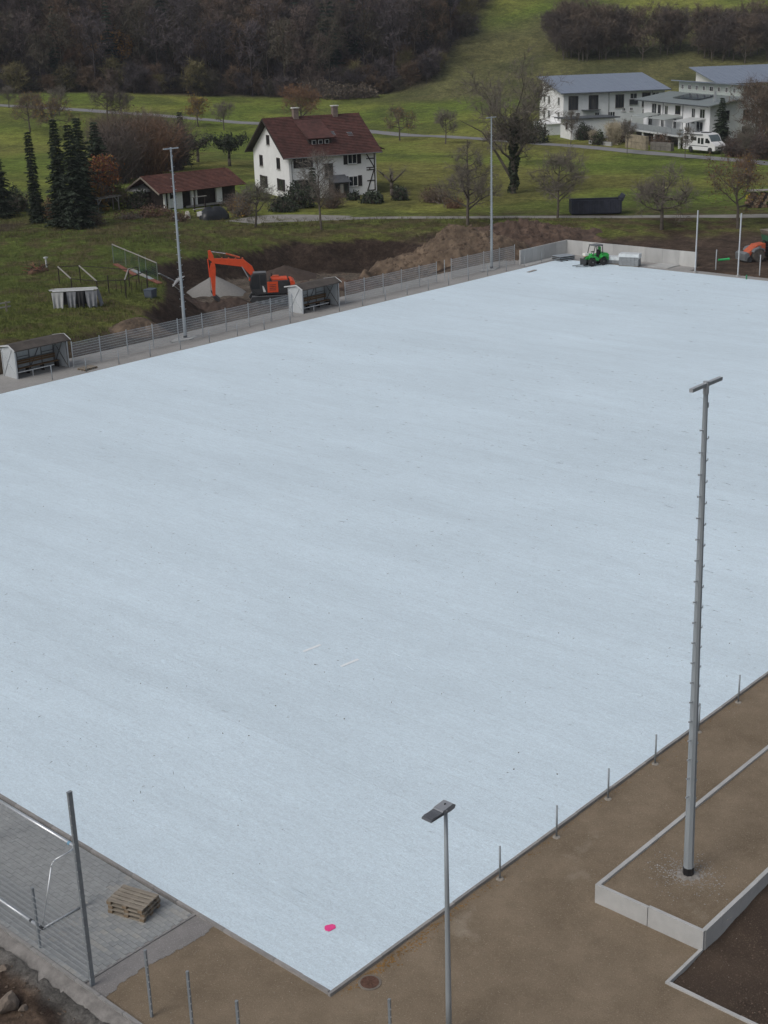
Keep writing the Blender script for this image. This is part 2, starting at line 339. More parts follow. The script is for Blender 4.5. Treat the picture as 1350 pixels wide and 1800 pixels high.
F = np.stack([ii[:-1,:-1], ii[1:,:-1], ii[1:,1:], ii[:-1,1:]], -1).reshape(-1, 4)
pitch = put('pitch', npmesh('pitch', np.stack([gx_, gy_, gzz], -1).reshape(-1, 3), F, mMEM, True)); tag(pitch, 'white shock pad membrane laid over the whole football pitch', kind='structure')
rng = np.random.default_rng(4)
def ticks(n, x0, x1, y0, y1, mat, name, l0, l1, w0, w1, ang=math.pi/2, spread=.25, z=.018):
    V = []; F = []
    x = rng.uniform(x0, x1, n); y = rng.uniform(y0, y1, n); a = ang+rng.normal(0, spread, n); l = rng.uniform(l0, l1, n)**1.0; w = rng.uniform(w0, w1, n)
    dx, dy = np.cos(a)*l/2, np.sin(a)*l/2; nx, ny = -np.sin(a)*w/2, np.cos(a)*w/2; bend = rng.normal(0, .03, n)*l
    zz = np.full(n, z)
    P = [np.stack([x-dx, y-dy, zz-.012], 1), np.stack([x+nx+ny*0+bend*nx/np.maximum(w,1e-3), y+ny+bend*ny/np.maximum(w,1e-3), zz+w*.5], 1), np.stack([x+dx, y+dy, zz-.012], 1), np.stack([x-nx, y-ny, zz-.012], 1)]
    V = np.stack(P, 1).reshape(-1, 3); b = np.arange(n)[:, None]*4
    F = np.concatenate([b+np.array([[0,3,1]]), b+np.array([[3,2,1]])])
    o = put(name, npmesh(name, V, F, mat), pitch); tag(o, kind='stuff'); return o
mTICK = M('grey_lifted_fleece', (.17,.20,.225), .9, 0, .3, 3)
mFIB = M('pale_lifted_fleece', (.60,.70,.76), .85, 0, .08, 3)
ticks(900, 2, 60, 1, 50, mTICK, 'fleece_wrinkle', .10, .40, .009, .020)
ticks(350, 0.5, 30, .5, 30, mTICK, 'fleece_fold', .06, .20, .006, .014, spread=1.2)
ticks(160, 25, 94, 3, 58, mTICK, 'fleece_wrinkle', .3, .8, .012, .025)
ticks(260, 1, 50, 1, 45, mFIB, 'fleece_ridge', .15, .7, .008, .02, spread=.12)
mb = MB(); r_ = random.Random(3)
for k in range(70):
    x, y = r_.uniform(.6, 40), r_.uniform(.6, 40); s_ = r_.uniform(.012, .03); mb.box((x, y, .02), (s_*1.6, s_, .02), r_.uniform(0, 3))
tag(mb.build('debris_speck', M('dark_debris', (.06,.06,.055), .9), pitch), kind='stuff')
# spray-painted spot and two white tape strips
mb = MB(); n = 22; pts = [(.165*math.cos(2*math.pi*k/n)*(1+.13*math.sin(3.1*k)), .135*math.sin(2*math.pi*k/n)*(1+.15*math.cos(5.3*k))) for k in range(n)]
mb.prism(pts, .012, .019, 'z'); mb.build('paint_spot', M('pink_spray_paint', (.85,.07,.28), .6, 0, .08, 20), pitch, (1.92, 1.90, 0))
for (x, y) in ((14.24, 12.8), (14.26, 14.88)):
    mb = MB(); mb.box((0, 0, .016), (.88, .13, .01), -.10); mb.build('tape_strip', M('white_tape', (.84,.89,.92), .5, 0, .04, 5), pitch, (x, y, 0))

# kerb stones round the pitch (single stones where they can be told apart)
kerb = bpy.data.objects.new('pitch_kerb', None); COL.objects.link(kerb); tag(kerb, 'grey concrete kerb stones edging the white pitch', kind='structure')
ks = [MB().box((0, 0, 0), (.985, .085, .24)).mesh('kerb_stone', mCONCD), MB().box((0, 0, 0), (.98, .088, .236)).mesh('kerb_stone', M('grey_kerb_concrete_b', (.31,.30,.29), .88, 0, .18, 3.5, .3, 30))]
for i in range(42): put('kerb_stone', ks[(i*7 % 5) % 2], kerb, (i+.46, .035+r_.uniform(-.006, .006), -.108+r_.uniform(-.005, .005)), (0, 0, r_.uniform(-.006, .006)))
for i in range(17): put('kerb_stone', ks[(i*3 % 4) % 2], kerb, (.035+r_.uniform(-.006, .006), i+.60, -.108+r_.uniform(-.005, .005)), (0, 0, math.pi/2+r_.uniform(-.006, .006)))
mb = MB(); mb.box((PL/2+21, .035, -.11), (PL-42, .085, .24)); mb.box((.035, PW/2+8.6, -.11), (.085, PW-17.2, .24)); mb.box((PL/2, PW-.035, -.11), (PL, .085, .24)); mb.box((PL-.035, PW/2, -.11), (.085, PW-.2, .24))
mb.build('kerb_run', mCONCD, kerb)

def patch(name, inside, x0, x1, y0, y1, st, zf, mat, label):
    gx2, gy2 = np.meshgrid(np.arange(x0, x1+st/2, st), np.arange(y0, y1+st/2, st), indexing='ij'); z = zf(gx2, gy2); ii = np.arange(gx2.size).reshape(gx2.shape)
    cx = (gx2[:-1,:-1]+gx2[1:,1:])/2; cy = (gy2[:-1,:-1]+gy2[1:,1:])/2; keep = inside(cx, cy).reshape(-1)
    F = np.stack([ii[:-1,:-1], ii[1:,:-1], ii[1:,1:], ii[:-1,1:]], -1).reshape(-1, 4)[keep]
    o = put(name, npmesh(name, np.stack([gx2, gy2, z], -1).reshape(-1, 3), F, mat, True)); return tag(o, label, kind='structure')
def dirt_material(name, c0, c1, c2, c3):
    m = bpy.data.materials.new(name); m.use_nodes = True; nt = m.node_tree; b = nt.nodes['Principled BSDF']; L = nt.links
    b.inputs['Roughness'].default_value = .95; b.inputs['Specular IOR Level'].default_value = .15; g = nt.nodes.new('ShaderNodeNewGeometry')
    def nz(s, d=6, r=.65):
        n = nt.nodes.new('ShaderNodeTexNoise'); n.inputs['Scale'].default_value = s; n.inputs['Detail'].default_value = d; n.inputs['Roughness'].default_value = r; L.new(g.outputs['Position'], n.inputs['Vector']); return n.outputs[0]
    def ramp(f, a, b_): 
        mr = nt.nodes.new('ShaderNodeMapRange'); mr.inputs[1].default_value = a; mr.inputs[2].default_value = b_; L.new(f, mr.inputs[0]); return mr.outputs[0]
    def mix(f, a, b_):
        mx = nt.nodes.new('ShaderNodeMix'); mx.data_type = 'RGBA'; L.new(f, mx.inputs[0])
        for i, q in ((6, a), (7, b_)):
            if isinstance(q, tuple): mx.inputs[i].default_value = (*q, 1)
            else: L.new(q, mx.inputs[i])
        return mx.outputs[2]
    o = mix(ramp(nz(.5, 8, .7), .36, .64), c0, c1); o = mix(ramp(nz(.33, 7, .62), .63, .74), o, c2); o = mix(ramp(nz(3.2, 6, .75), .52, .72), o, tuple(c*.78 for c in c1)); o = mix(ramp(nz(11, 4, .7), .56, .70), o, c1); o = mix(ramp(nz(26, 3, .6), .58, .70), o, c3)
    o2 = mix(ramp(nz(60, 2), .60, .75), o, tuple(c*.45 for c in c0)); L.new(o2, b.inputs['Base Color'])
    bp = nt.nodes.new('ShaderNodeBump'); bp.inputs['Strength'].default_value = .7; bp.inputs['Distance'].default_value = .03; L.new(nz(14, 8, .75), bp.inputs['Height']); L.new(bp.outputs[0], b.inputs['Normal']); return m
mDIRT = dirt_material('compacted_gravel', (.168,.131,.091), (.25,.198,.142), (.315,.27,.21), (.315,.262,.19))
mSTRIP = dirt_material('grey_chippings', (.27,.265,.255), (.335,.33,.32), (.38,.375,.365), (.42,.41,.40))
mCHIP = dirt_material('dirty_chippings', (.21,.20,.195), (.28,.27,.265), (.33,.325,.315), (.38,.37,.36))
mSOIL = dirt_material('dark_topsoil', (.052,.038,.030), (.078,.057,.043), (.10,.074,.055), (.15,.12,.09))
dz = lambda x, y: -.085+.03*(fbm(x*.35, y*.35, 81)-.5)+.012*(fbm(x*2, y*2, 83)-.5)+.07*sstep(-3, -2, y*0-3)
patch('gravel_ground', lambda x, y: ~((x > .0) & (y > .0)) & ~((x > 7.95) & (y < -3.3)) & ~((x > 5.93) & (y < -6.25)) & ~((y > 5.2) & (x < 0)), -3.8, 62, -22, 5.25, .19, dz, mDIRT, 'brown compacted gravel ground along the near side of the pitch')
patch('chippings_strip', lambda x, y: (y > 4.55+.8*(fbm(x*1.1, y*0+2, 87)-.5)+.10*(fbm(x*9,y*9,88)-.5)), -3.8, 0.0, 4.0, 5.25, .035, lambda x, y: dz(x, y)+.012+.008*(fbm(x*6, y*6, 85)-.5), mCHIP, 'grey chippings strip beside the paved bay')
patch('touchline_strip', lambda x, y: (y > PW+.02) | (x > PL+.02), 0, 99.3, 30, 65.6, .28, lambda x, y: -.05+.05*(fbm(x*.5, y*.5, 89)-.5)*sstep(61.8, 62.4, y)+.10*(fbm(x*1.4, y*1.4, 91)-.5)*sstep(63.3, 64.6, y), mSTRIP, 'pale grey crushed stone strip behind the far edge of the pitch')
patch('bed_soil', lambda x, y: x > 0, 7.66, 40, -6.22, -2.97, .2, lambda x, y: .43+.05*(fbm(x*.8, y*.8, 93)-.5), mDIRT, 'brown gravelly soil filling the raised bed round the mast')
patch('topsoil', lambda x, y: x > 0, 5.95, 40, -20, -6.30, .16, lambda x, y: -.13+.22*(fbm(x*.9, y*.9, 95)-.5)+.10*(fbm(x*3, y*3, 97)-.5)+.30*sstep(7.8, 12, x)*sstep(-8.5, -6.4, y), mSOIL, 'dark freshly spread topsoil below the raised bed')

# pebbles, fallen leaves
def crumbs(name, n, fx, fy, fz, s0, s1, mat, label, flat=.6):
    x, y = fx(n), fy(n); s = rng.uniform(s0, s1, n)[:, None]; c = np.stack([x, y, fz(x, y)], 1)
    T = np.array([[1,0,-.1],[-.5,.87,-.1],[-.5,-.87,-.1],[0,0,.9]]); a = rng.uniform(0, 6.28, n); ca, sa = np.cos(a)[:, None], np.sin(a)[:, None]
    V = []
    for t in T: V.append(c+np.concatenate([s*(t[0]*ca-t[1]*sa), s*(t[0]*sa+t[1]*ca), s*t[2]*flat], 1))
    V = np.stack(V, 1).reshape(-1, 3); b = np.arange(n)[:, None]*4
    F = np.concatenate([b+np.array([q]) for q in ((0,1,3),(1,2,3),(2,0,3))])
    o = put(name, npmesh(name, V, F, mat)); return tag(o, label, kind='stuff')
mPEB = M('pale_pebble', (.30,.275,.23), .9, 0, .25, 3, coord='World')
crumbs('pebbles', 900, lambda n: rng.uniform(-3.7, 26, n), lambda n: -rng.uniform(0.05, 1, n)**1.3*9.0+.0, lambda x, y: np.where((x > 7.7) & (y < -2.95), .44, np.where((y < -6.3) & (x > 5.95), -.10, -.08)), .008, .022, mPEB, 'small pale stones scattered over the gravel ground')
crumbs('pebbles', 220, lambda n: rng.uniform(-3.7, -.1, n), lambda n: rng.uniform(0, 5, n), lambda x, y: -.08+0*x, .008, .02, mPEB, 'small pale stones scattered on the gravel beside the pitch corner')
crumbs('mast_gravel', 700, lambda n: 9.74+rng.normal(0, .45, n), lambda n: -4.58+rng.normal(0, .45, n), lambda x, y: .43+0*x, .012, .04, M('grey_chip', (.27,.26,.245), .9, 0, .3, 3, coord='World'), 'loose grey chippings round the foot of the mast in the raised bed')
mLEAF = M('fallen_leaf', (.22,.12,.035), .85, 0, .45, 2, coord='World')
crumbs('fallen_leaves', 300, lambda n: rng.gamma(2.2, 1.1, n)+.3, lambda n: -.08-np.abs(rng.normal(0, .16, n)), lambda x, y: -.075+0*x, .018, .045, mLEAF, 'orange fallen leaves caught along the kerb', .35)
crumbs('fallen_leaves', 160, lambda n: rng.uniform(0, 25, n), lambda n: -.08-np.abs(rng.normal(0, .15, n)), lambda x, y: -.075+0*x, .015, .035, mLEAF, 'scattered fallen leaves along the near edge of the pitch', .35)
crumbs('rubble', 1400, lambda n: rng.uniform(-9, -4.6, n), lambda n: rng.uniform(0, 13, n), lambda x, y: tz(x, y)+.005, .015, .06, M('brown_clod', (.12,.09,.068), .95, 0, .4, 1.5, coord='World'), 'clods and stones in the rough soil outside the fence', .8)
crumbs('clods', 2200, lambda n: rng.uniform(6.0, 16, n), lambda n: rng.uniform(-12, -6.4, n), lambda x, y: -.13+.22*(fbm(x*.9, y*.9, 95)-.5), .012, .05, M('topsoil_clod', (.105,.075,.057), .95, 0, .5, 1.5, coord='World'), 'crumbs lying on the dark topsoil', .8)

# ------------------------------------------------------------------ paved bay
mPAVE = [M('paving_block_%d' % k, c, .9, 0, .14, 4, .3, 40) for k, c in enumerate(((.285,.298,.30), (.31,.32,.318), (.26,.275,.28), (.335,.335,.32)))]
bay = put('paved_bay', MB().box((-1.93, 11.2, -.13), (3.86, 11.9, .08)).mesh('paved_bay', M('bedding_sand', (.13,.13,.125), .95))); tag(bay, 'grey block paving of the goal bay beside the pitch', kind='structure')
BW, BLn = .155, .235; pm_ = [MB().box((0, 0, 0), (BW-.008, BLn-.008, .07)).mesh('paving_block', m) for m in mPAVE]
blocks = []
for i in range(24):
    for j in range(49):
        x = -3.80+BW*(i+.5); y = 5.33+BLn*(j+.5+(.5 if i % 2 else 0)-.25)
        if x < -.07: blocks.append((x, y))
        if i % 2 and j == 0 and x < -.07: blocks.append((x, 5.33+BLn*.12))
blocks.sort(key=lambda q: -((q[0]+.4)*.35 if q[0] > -.5 else 0)+q[1]-.0*q[0]); rest = MB()
for k, (x, y) in enumerate(blocks):
    zz = -.055+r_.uniform(-.004, .004)
    hb = 5.33+BLn*.12 == y
    if hb: put('paving_block', pm_[0], bay, (x, 5.33+BLn*.125, zz), None, (1, .27, 1))
    elif k < 300: put('paving_block', pm_[r_.choice((0,0,1,1,2,3))], bay, (x, y, zz), (r_.uniform(-.01,.01), r_.uniform(-.01,.01), r_.uniform(-.01,.01)))
    else: rest.box((x, y, zz), (BW-.008, BLn-.008, .07), r_.uniform(-.01, .01))
tag(rest.build('paving_blocks', mPAVE[0], bay), kind='stuff')
ek = bpy.data.objects.new('fence_kerb', None); COL.objects.link(ek); tag(ek, 'grey concrete kerb along the fence line outside the paved bay', kind='structure')
k1 = MB().box((0, 0, 0), (.985, .09, .26)).mesh('kerb_stone', mCONCD)
for i in range(26): put('kerb_stone', k1, ek, (-3.875+r_.uniform(-.006,.006), -8.5+i+.5, -.115+r_.uniform(-.006,.006)), (0, 0, math.pi/2+r_.uniform(-.006,.006)))
for i in range(4): put('kerb_stone', k1, ek, (-3.36+i*.99, 5.285, -.165), (0, 0, r_.uniform(-.004,.004)))

MB().prism([(-3.925,-.045), (-3.925,-.5), (-5.0,-.62), (-4.75,-.40), (-4.35,-.22), (-4.0,-.06)], -8.5, 17.5, 'y').build('haunch', M('rough_concrete_haunch', (.21,.20,.19), .95, 0, .35, 2.2, .8, 9, coord='World'), ek)

# ------------------------------------------------------------------ fences
def panel_mesh(name, L, H, mat, rods=None, rr=.011, vr=.0035):
    mb = MB(); rods = rods or int(H/.2)+1
    for k in range(rods):
        z = .04+k*(H-.06)/(rods-1)
        for s in (-1, 1): mb.bar((0, s*.009, z), (L, s*.009, z), min(.012, rr*2), rr*1.6)
    n = int(L/.05)
    for k in range(n+1): mb.bar((k*L/n, 0, .02), (k*L/n, 0, H), vr*2, vr*2)
    return mb.mesh(name, mat)
PAN = panel_mesh('mesh_panel', 2.42, 1.80, mGALV)
PANS = panel_mesh('mesh_panel', 2.42, 1.62, mGALV, 9, .0034, .0018)
def post_mesh(h, w=.06, d=.04, mat=mGALV): return MB().box((0, 0, h/2), (w, d, h)).box((0, 0, h+.006), (w+.006, d+.006, .012)).mesh('post', mat)
P19 = post_mesh(1.95)
def fence(label, X0, n, Y, zs=-.03, panels=True, group=None, extra=()):
    t = thing('mesh_fence', label, 'fence', (X0, Y, zs), 0, group)
    for i in range(n+1): put('post', P19, t, (2.5*i, 0, 0))
    for i in range(n): put('mesh_panel', PAN, t, (2.5*i+.04, -.035, .07))
    return t
fence('long galvanised mesh fence from the left dugout past the light mast to the excavator', 37.53, 9, 62.74)
fence('galvanised mesh fence running from the second dugout to the gap between two posts', 66.54, 5, 62.74)
t = fence('short galvanised mesh fence with the far light mast behind it', 81.23, 4, 62.74)
put('post', P19, t, (-1.02, 0, 0))
P107 = MB().tube((0,0,0), (0,0,1.07), .03, .03, 8).mesh('tube', mGALVD, True); FOOT = MB().lathe([(.13,-.03), (.11,.0), (.05,.015)], 9).mesh('footing', M('dirty_footing', (.27,.25,.22), .95, 0, .3, 8))
def rail_post(x, y, z, label, group):
    t = thing('railing_post', label, 'post', (x, y, z), r_.uniform(-.05, .05), group); put('tube', P107, t); put('footing', FOOT, t); return t
for i in range(13): rail_post(6.79+2.8*i, -.19, -.07, 'short grey steel railing post beside the near kerb of the pitch', 'railing posts along the near kerb')
for i in range(21):
    if i not in (9,): rail_post(34.36+2.95*i, 60.92, -.05, 'short grey steel railing post beside the kerb below the mesh fences', 'railing posts along the far kerb')

# fence in front of the goal, with its tall end post
t = thing('mesh_fence', 'galvanised mesh fence with a tall end post beside the paved bay', 'fence', (-3.70, 5.03, -.06), math.pi/2)
o = MB().box((0, 0, 2.865), (.075, .12, 5.73)).box((0, 0, 5.74), (.085, .13, .02)).build('tall_post', mGALVD, t)
for k in range(20): put('clip', MB().box((-.04, .065, .25+k*.27), (.03, .014, .03)).mesh('clip', mGALV) if k == 0 else bpy.data.meshes['clip'], t, (0, 0, 0 if k == 0 else k*.27))
for i in range(3): put('post', post_mesh(1.93, .06, .06, mGALVD) if i == 0 else bpy.data.meshes['post.001'], t, (2.32+2.42*i, 0, 0))
for i in range(3): put('mesh_panel', PANS, t, (.06+2.32*(i > 0)+2.42*max(0, i-1), .045, .12), None, (.925 if i == 0 else .975, 1, 1))
PW_ = post_mesh(1.93, .06, .06, mGALVD); CL = MB().box((0, 0, 0), (.022, .02, .03)).mesh('clip', mALU)
for (x, y, h, lb) in ((-3.45, 2.92, 1, 'square steel fence post without mesh, first after the tall post'), (-3.30, 1.50, 1, 'square steel fence post without mesh, second after the tall post'), (-3.25, -.20, 1.0, 'square steel fence post without mesh, third after the tall post'), (-.92, -2.88, 1.0, 'lone steel fence post in the gravel between the pitch corner and the street lamp')):
    t = thing('fence_post', lb, 'post', (x, y, -.08), .35, 'fence posts still without mesh'); put('tube', PW_, t, None, None, (1, 1, h*1.03))
    for k in range(8): put('clip', CL, t, (-.025, -.038, .2+k*.22))

# ------------------------------------------------------------------ goal, pallets, manhole, lamp, masts
t = thing('football_goal', 'white aluminium football goal standing in the paved bay', 'goal', (-1.82, 7.96, -.02), 0)
GH, GL = 1.93, 5.0
MB().tube((0,0,GH), (0,GL,GH), .055, .055, 12).build('crossbar', mALU, t, smooth=True)
for y in (0, GL):
    MB().tube((0,y,0), (0,y,GH), .05, .05, 12).build('post', mALU, t, smooth=True)
    MB().path([(0,y,GH), (-.72,y,GH-.02), (-.82,y,GH-.08), (-.87,y,GH-.18), (-1.38,y,.06)], .021, 8).build('net_stay', mALU, t, smooth=True)
    MB().tube((0,y,.04), (-1.38,y,.04), .028, .028, 8).build('ground_bar', mALU, t, smooth=True)
    MB().box((-1.40, y+.03, .06), (.13, .10, .10)).build('corner_joint', mBLACK, t)
    MB().bar((-.22,y,GH), (-.02,y+.10 if y == 0 else y-.1,GH), .03).build('corner_brace', mALU, t)
MB().tube((-1.40,.05,.06), (-1.40,GL-.05,.06), .05, .05, 12).build('rear_bar', mALU, t, smooth=True)
MB().tube((0,.28,GH), (0,.38,GH), .058, .058, 12).build('strap', M('blue_strap', (.16,.32,.45), .7), t)
MB().tube((-1.40,.45,.06), (-1.40,.54,.06), .058, .058, 12).build('clamp', mBLACK, t)

PB = [MB().box((0,0,0), (1.2,.145,.022)).mesh('board', mWOOD), MB().box((0,0,0), (1.2,.10,.022)).mesh('board', M('weathered_wood_b', (.28,.25,.205), .85, 0, .28, 2.0, .2, 20, stretch=(1,6,6))), MB().box((0,0,0), (.145,.8,.022)).mesh('cross_board', mWOOD), MB().box((0,0,0), (.145,.12,.078)).mesh('block', M('brown_block', (.20,.15,.10), .9, 0, .25, 6))]
def pallet(loc, rz, label, group):
    t = thing('pallet', label, 'pallet', loc, rz, group)
    for y in (-.35, 0, .35):
        put('runner_board', PB[1], t, (0, y, .011))
        for x in (-.527, 0, .527): put('block', PB[3], t, (x, y, .061))
    for x in (-.527, 0, .527): put('cross_board', PB[2], t, (x, 0, .111))
    for y, k in ((-.327,0), (-.165,1), (0,0), (.165,1), (.327,0)): put('top_board', PB[k], t, (r_.uniform(-.01,.01), y, .133))
    return t
for k, (dx, rz, lb) in enumerate(((0, -1.27, 'bottom wooden pallet of the stack on the paved bay'), (.02, -1.25, 'middle wooden pallet of the stack on the paved bay'), (-.02, -1.29, 'topmost weathered wooden pallet of the stack on the paved bay'))):
    pallet((-1.0+dx, 6.72, -.02+.1445*k), rz, lb, 'pallets stacked on the paved bay')
pallet((37.95, 61.65, -.045), .05, 'single wooden pallet lying by the fence next to the left dugout', None)

t = thing('manhole_cover', 'round rusty manhole cover beside the kerb near the pitch corner', 'manhole', (1.02, -.40, -.085)); t.scale = (.72, .72, .72)
MB().lathe([(.43,-.1), (.42,.03), (.34,.035), (.34,.0)], 24).build('concrete_ring', M('dirty_ring', (.19,.165,.14), .95, 0, .25, 6), t)
o = MB().lathe([(.335,-.02), (.335,.05), (.27,.052), (.27,.042), (.02,.042)], 24).build('lid', mRUST, t)
for k in range(6): put('rib', MB().box((.15,0,.05), (.2,.03,.015)).mesh('rib', mRUST) if k == 0 else bpy.data.meshes['rib'], o, None, (0,0,k*math.pi/3))

t = thing('street_lamp', 'slim grey street lamp with flat LED head beside the pitch corner', 'street lamp', (.74, -3.28, -.08), 0)
MB().lathe([(.075,0), (.072,1.2), (.055,4.5), (.045,6.45)], 12).build('pole', mMAST, t, smooth=True)
hd = M('dark_grey_casting', (.25,.265,.29), .5, 0, .1, 5)
o = MB().prism([(.16,.02), (.19,.09), (.10,.155), (-.26,.13), (-.30,.03), (.0,0)], -.14, .14, 'y').build('lamp_head', hd, t, (0,0,6.42))
e = MB().prism([(-.24,.02), (-.24,.10), (-.66,.075), (-.68,.03)], -.145, .145, 'y').build('heat_sink', M('darker_casting', (.10,.11,.125), .5, 0), o)
fin = MB().box((0,0,0), (.36,.008,.018)).mesh('fin', hd)
for k in range(9): put('fin', fin, o, (-.45, -.12+.03*k, .096), (0, .058, 0))
MB().box((-.455, 0, .015), (.34, .22, .02)).build('led_panel', M('led_lens', (.45,.46,.42), .3), o)
MB().box((-.02, 0, .155), (.05, .03, .02), .3).build('sensor', mBLACK, o); MB().box((-.13, -.142, .09), (.03, .02, .03)).build('screw_cap', mALU, o)

RUNG = MB().bar((0,0,0), (.17,0,.02), .022).bar((.165,0,.02), (.165,0,.06), .018).mesh('rung', mGALV)
def mast(label, x, y, z, H, r0=.145, r1=.06, lean=0.0):
    t = thing('light_mast', label, 'light mast', (x, y, z), 0, 'floodlight masts without lamps'); t.rotation_euler = (-.736*lean, -.677*lean, 0)
    MB().lathe([(r0, .0), (r0, .3), (r0*.98, .31), (r1, H-.25)], 8).build('pole', mMAST, t, rz=math.pi/8)
    MB().lathe([(r0+.012, -.1), (r0+.012, .26), (r0-.02, .27)], 8).build('base_sleeve', mBLACK, t, rz=math.pi/8)
    MB().box((0,0,H-.06), (1.45,.10,.09)).build('cross_arm', mGALV, t); MB().tube((0,0,H-.3), (0,0,H+.02), .075, .075, 10).build('head_bracket', mGALV, t)
    MB().box((.12,.02,H-.62), (.07,.06,.13)).build('junction_box', mGALVD, t); MB().bar((.09,0,H-1.3), (.1,0,H-.6), .012).build('cable', mGALVD, t)
    n = int((H-3.2)/.29)
    for k in range(n):
        zz = 2.3+k*.29; rr = r0+(r1-r0)*zz/H; s = -1 if k % 2 else 1
        put('rung', RUNG, t, (s*(rr-.01), 0, zz), (0,0,0 if s > 0 else math.pi))
    return t
mast('tall steel light mast with climbing rungs standing in the raised soil bed', 9.74, -4.58, .42, 14.25, lean=.015)
mast('tall steel light mast with climbing rungs behind the mesh fence near the left dugout', 48.96, 63.65, -.03, 14.75)
mast('tall steel light mast with climbing rungs near the end of the concrete corner wall', 87.82, 63.0, -.03, 14.5)
for (x, y, z, lb, mt) in ((9.74,-4.58,.42,'ring of grey rubble round the foot of the mast in the raised bed', mSTRIP),):
    n = 30; pts = [((.5+.05*math.sin(k*1.7)+.03*math.sin(k*.6))*math.cos(2*math.pi*k/n), (.5+.05*math.sin(k*1.7)+.03*math.sin(k*.6))*math.sin(2*math.pi*k/n)) for k in range(n)]
    mb = MB(); mb.v = [(0,0,.07)]+[(a*.5,b*.5,.05) for a, b in pts]+[(a,b,-.03) for a, b in pts]
    mb.f = [(0,1+k,1+(k+1) % n) for k in range(n)]+[(1+k,1+n+k,1+n+(k+1) % n,1+(k+1) % n) for k in range(n)]
    tag(mb.build('rubble_ring', M('mast_rubble', (.25,.235,.215), .95, 0, .35, 12, .5, 40), None, (x, y, z-.02)), lb, 'rubble')
for (x, y) in ((48.7, 63.5), (87.3, 62.9)):
    n = 24; mb = MB(); mb.prism([((1.3+.25*math.sin(k*2.1))*math.cos(2*math.pi*k/n), (.55+.12*math.cos(k*1.7))*math.sin(2*math.pi*k/n)) for k in range(n)], -.1, .05, 'z')
    tag(mb.build('foundation_slab', mCONC, None, (x, y, -.03)), 'rough pale concrete slab at the foot of the mast behind the fence', 'slab', 'mast foundations behind the fence')

# ------------------------------------------------------------------ raised bed walls
t = thing('retaining_wall', 'low concrete angle stone wall round the raised bed with the mast', 'wall', (7.6, -2.9, 0))
mCW = M('pale_angle_stone', (.43,.435,.43), .8, 0, .08, 2.5, .15, 30, var2=.08, scale2=.8)
def stone(a, b, name='stone'): MB().span(a, b).build(name, mCW, t)
stone((0,0,-.25), (.10,-1.68,.50)); stone((0,-1.70,-.25), (.10,-3.38,.535))
for i in range(8): stone((.0+.0+i*1.0+.003+(.10 if i == 0 else 0), -3.28, -.35), (i*1.0+.992, -3.40, .52+.006*math.sin(i*9)))
for i in range(16): stone((.103+i*1.5+.004, .0, .2), (.103+i*1.5+1.494, -.12, .50+.006*math.sin(i*5)), 'kerb_stone')
t = thing('edging_kerb', 'low concrete kerb between the brown gravel and the dark topsoil', 'kerb', (5.9, -6.25, -.1))
stone((1.70,-.04,-.1), (.85,.045,.085), 'kerb_stone'); stone((.845,-.04,-.1), (-.045,.045,.08), 'kerb_stone')
for i in range(9): stone((-.045,-.045-i*1.0,-.1), (.045,-.045-i*1.0-.992,.08+.005*math.sin(i*4)), 'kerb_stone')

# boulders and stones in the rough soil
def rock(x, y, s, seed, label, mat, z=None, fl=.7):
    import bmesh
    bm = bmesh.new(); bmesh.ops.create_icosphere(bm, subdivisions=3, radius=1); q = random.Random(seed); ax = [Vector((q.uniform(-1,1), q.uniform(-1,1), q.uniform(-.6,1))).normalized() for _ in range(9)]
    for v in bm.verts:
        for a in ax:
            d = v.co.dot(a)
            if d > .62: v.co -= a*(d-.62)*.85
        v.co.z *= fl; v.co += v.co*(.06*q.uniform(-1,1))
    me = bpy.data.meshes.new('boulder'); bm.to_mesh(me); bm.free(); me.materials.append(mat)
    o = put('boulder', me, None, (x, y, (gz(x, y) if z is None else z)+s*.25), (0,0,q.uniform(0,6)), (s,s*.8,s)); return tag(o, label, 'boulder')
mROCK = M('grey_brown_rock', (.20,.165,.135), .95, 0, .3, 3, .6, 12)
b0 = at(16, 1770, -.35); rock(b0[0], b0[1], .40, 1, 'largest brown boulder in the rough soil outside the fence kerb', mROCK)
b0 = at(42, 1775, -.35); rock(b0[0], b0[1], .15, 2, 'smaller stone right beside the large brown boulder', mROCK)
b0 = at(8, 1715, -.35); rock(b0[0], b0[1], .17, 3, 'stone lying in the soil between the large boulder and the fence', mROCK)

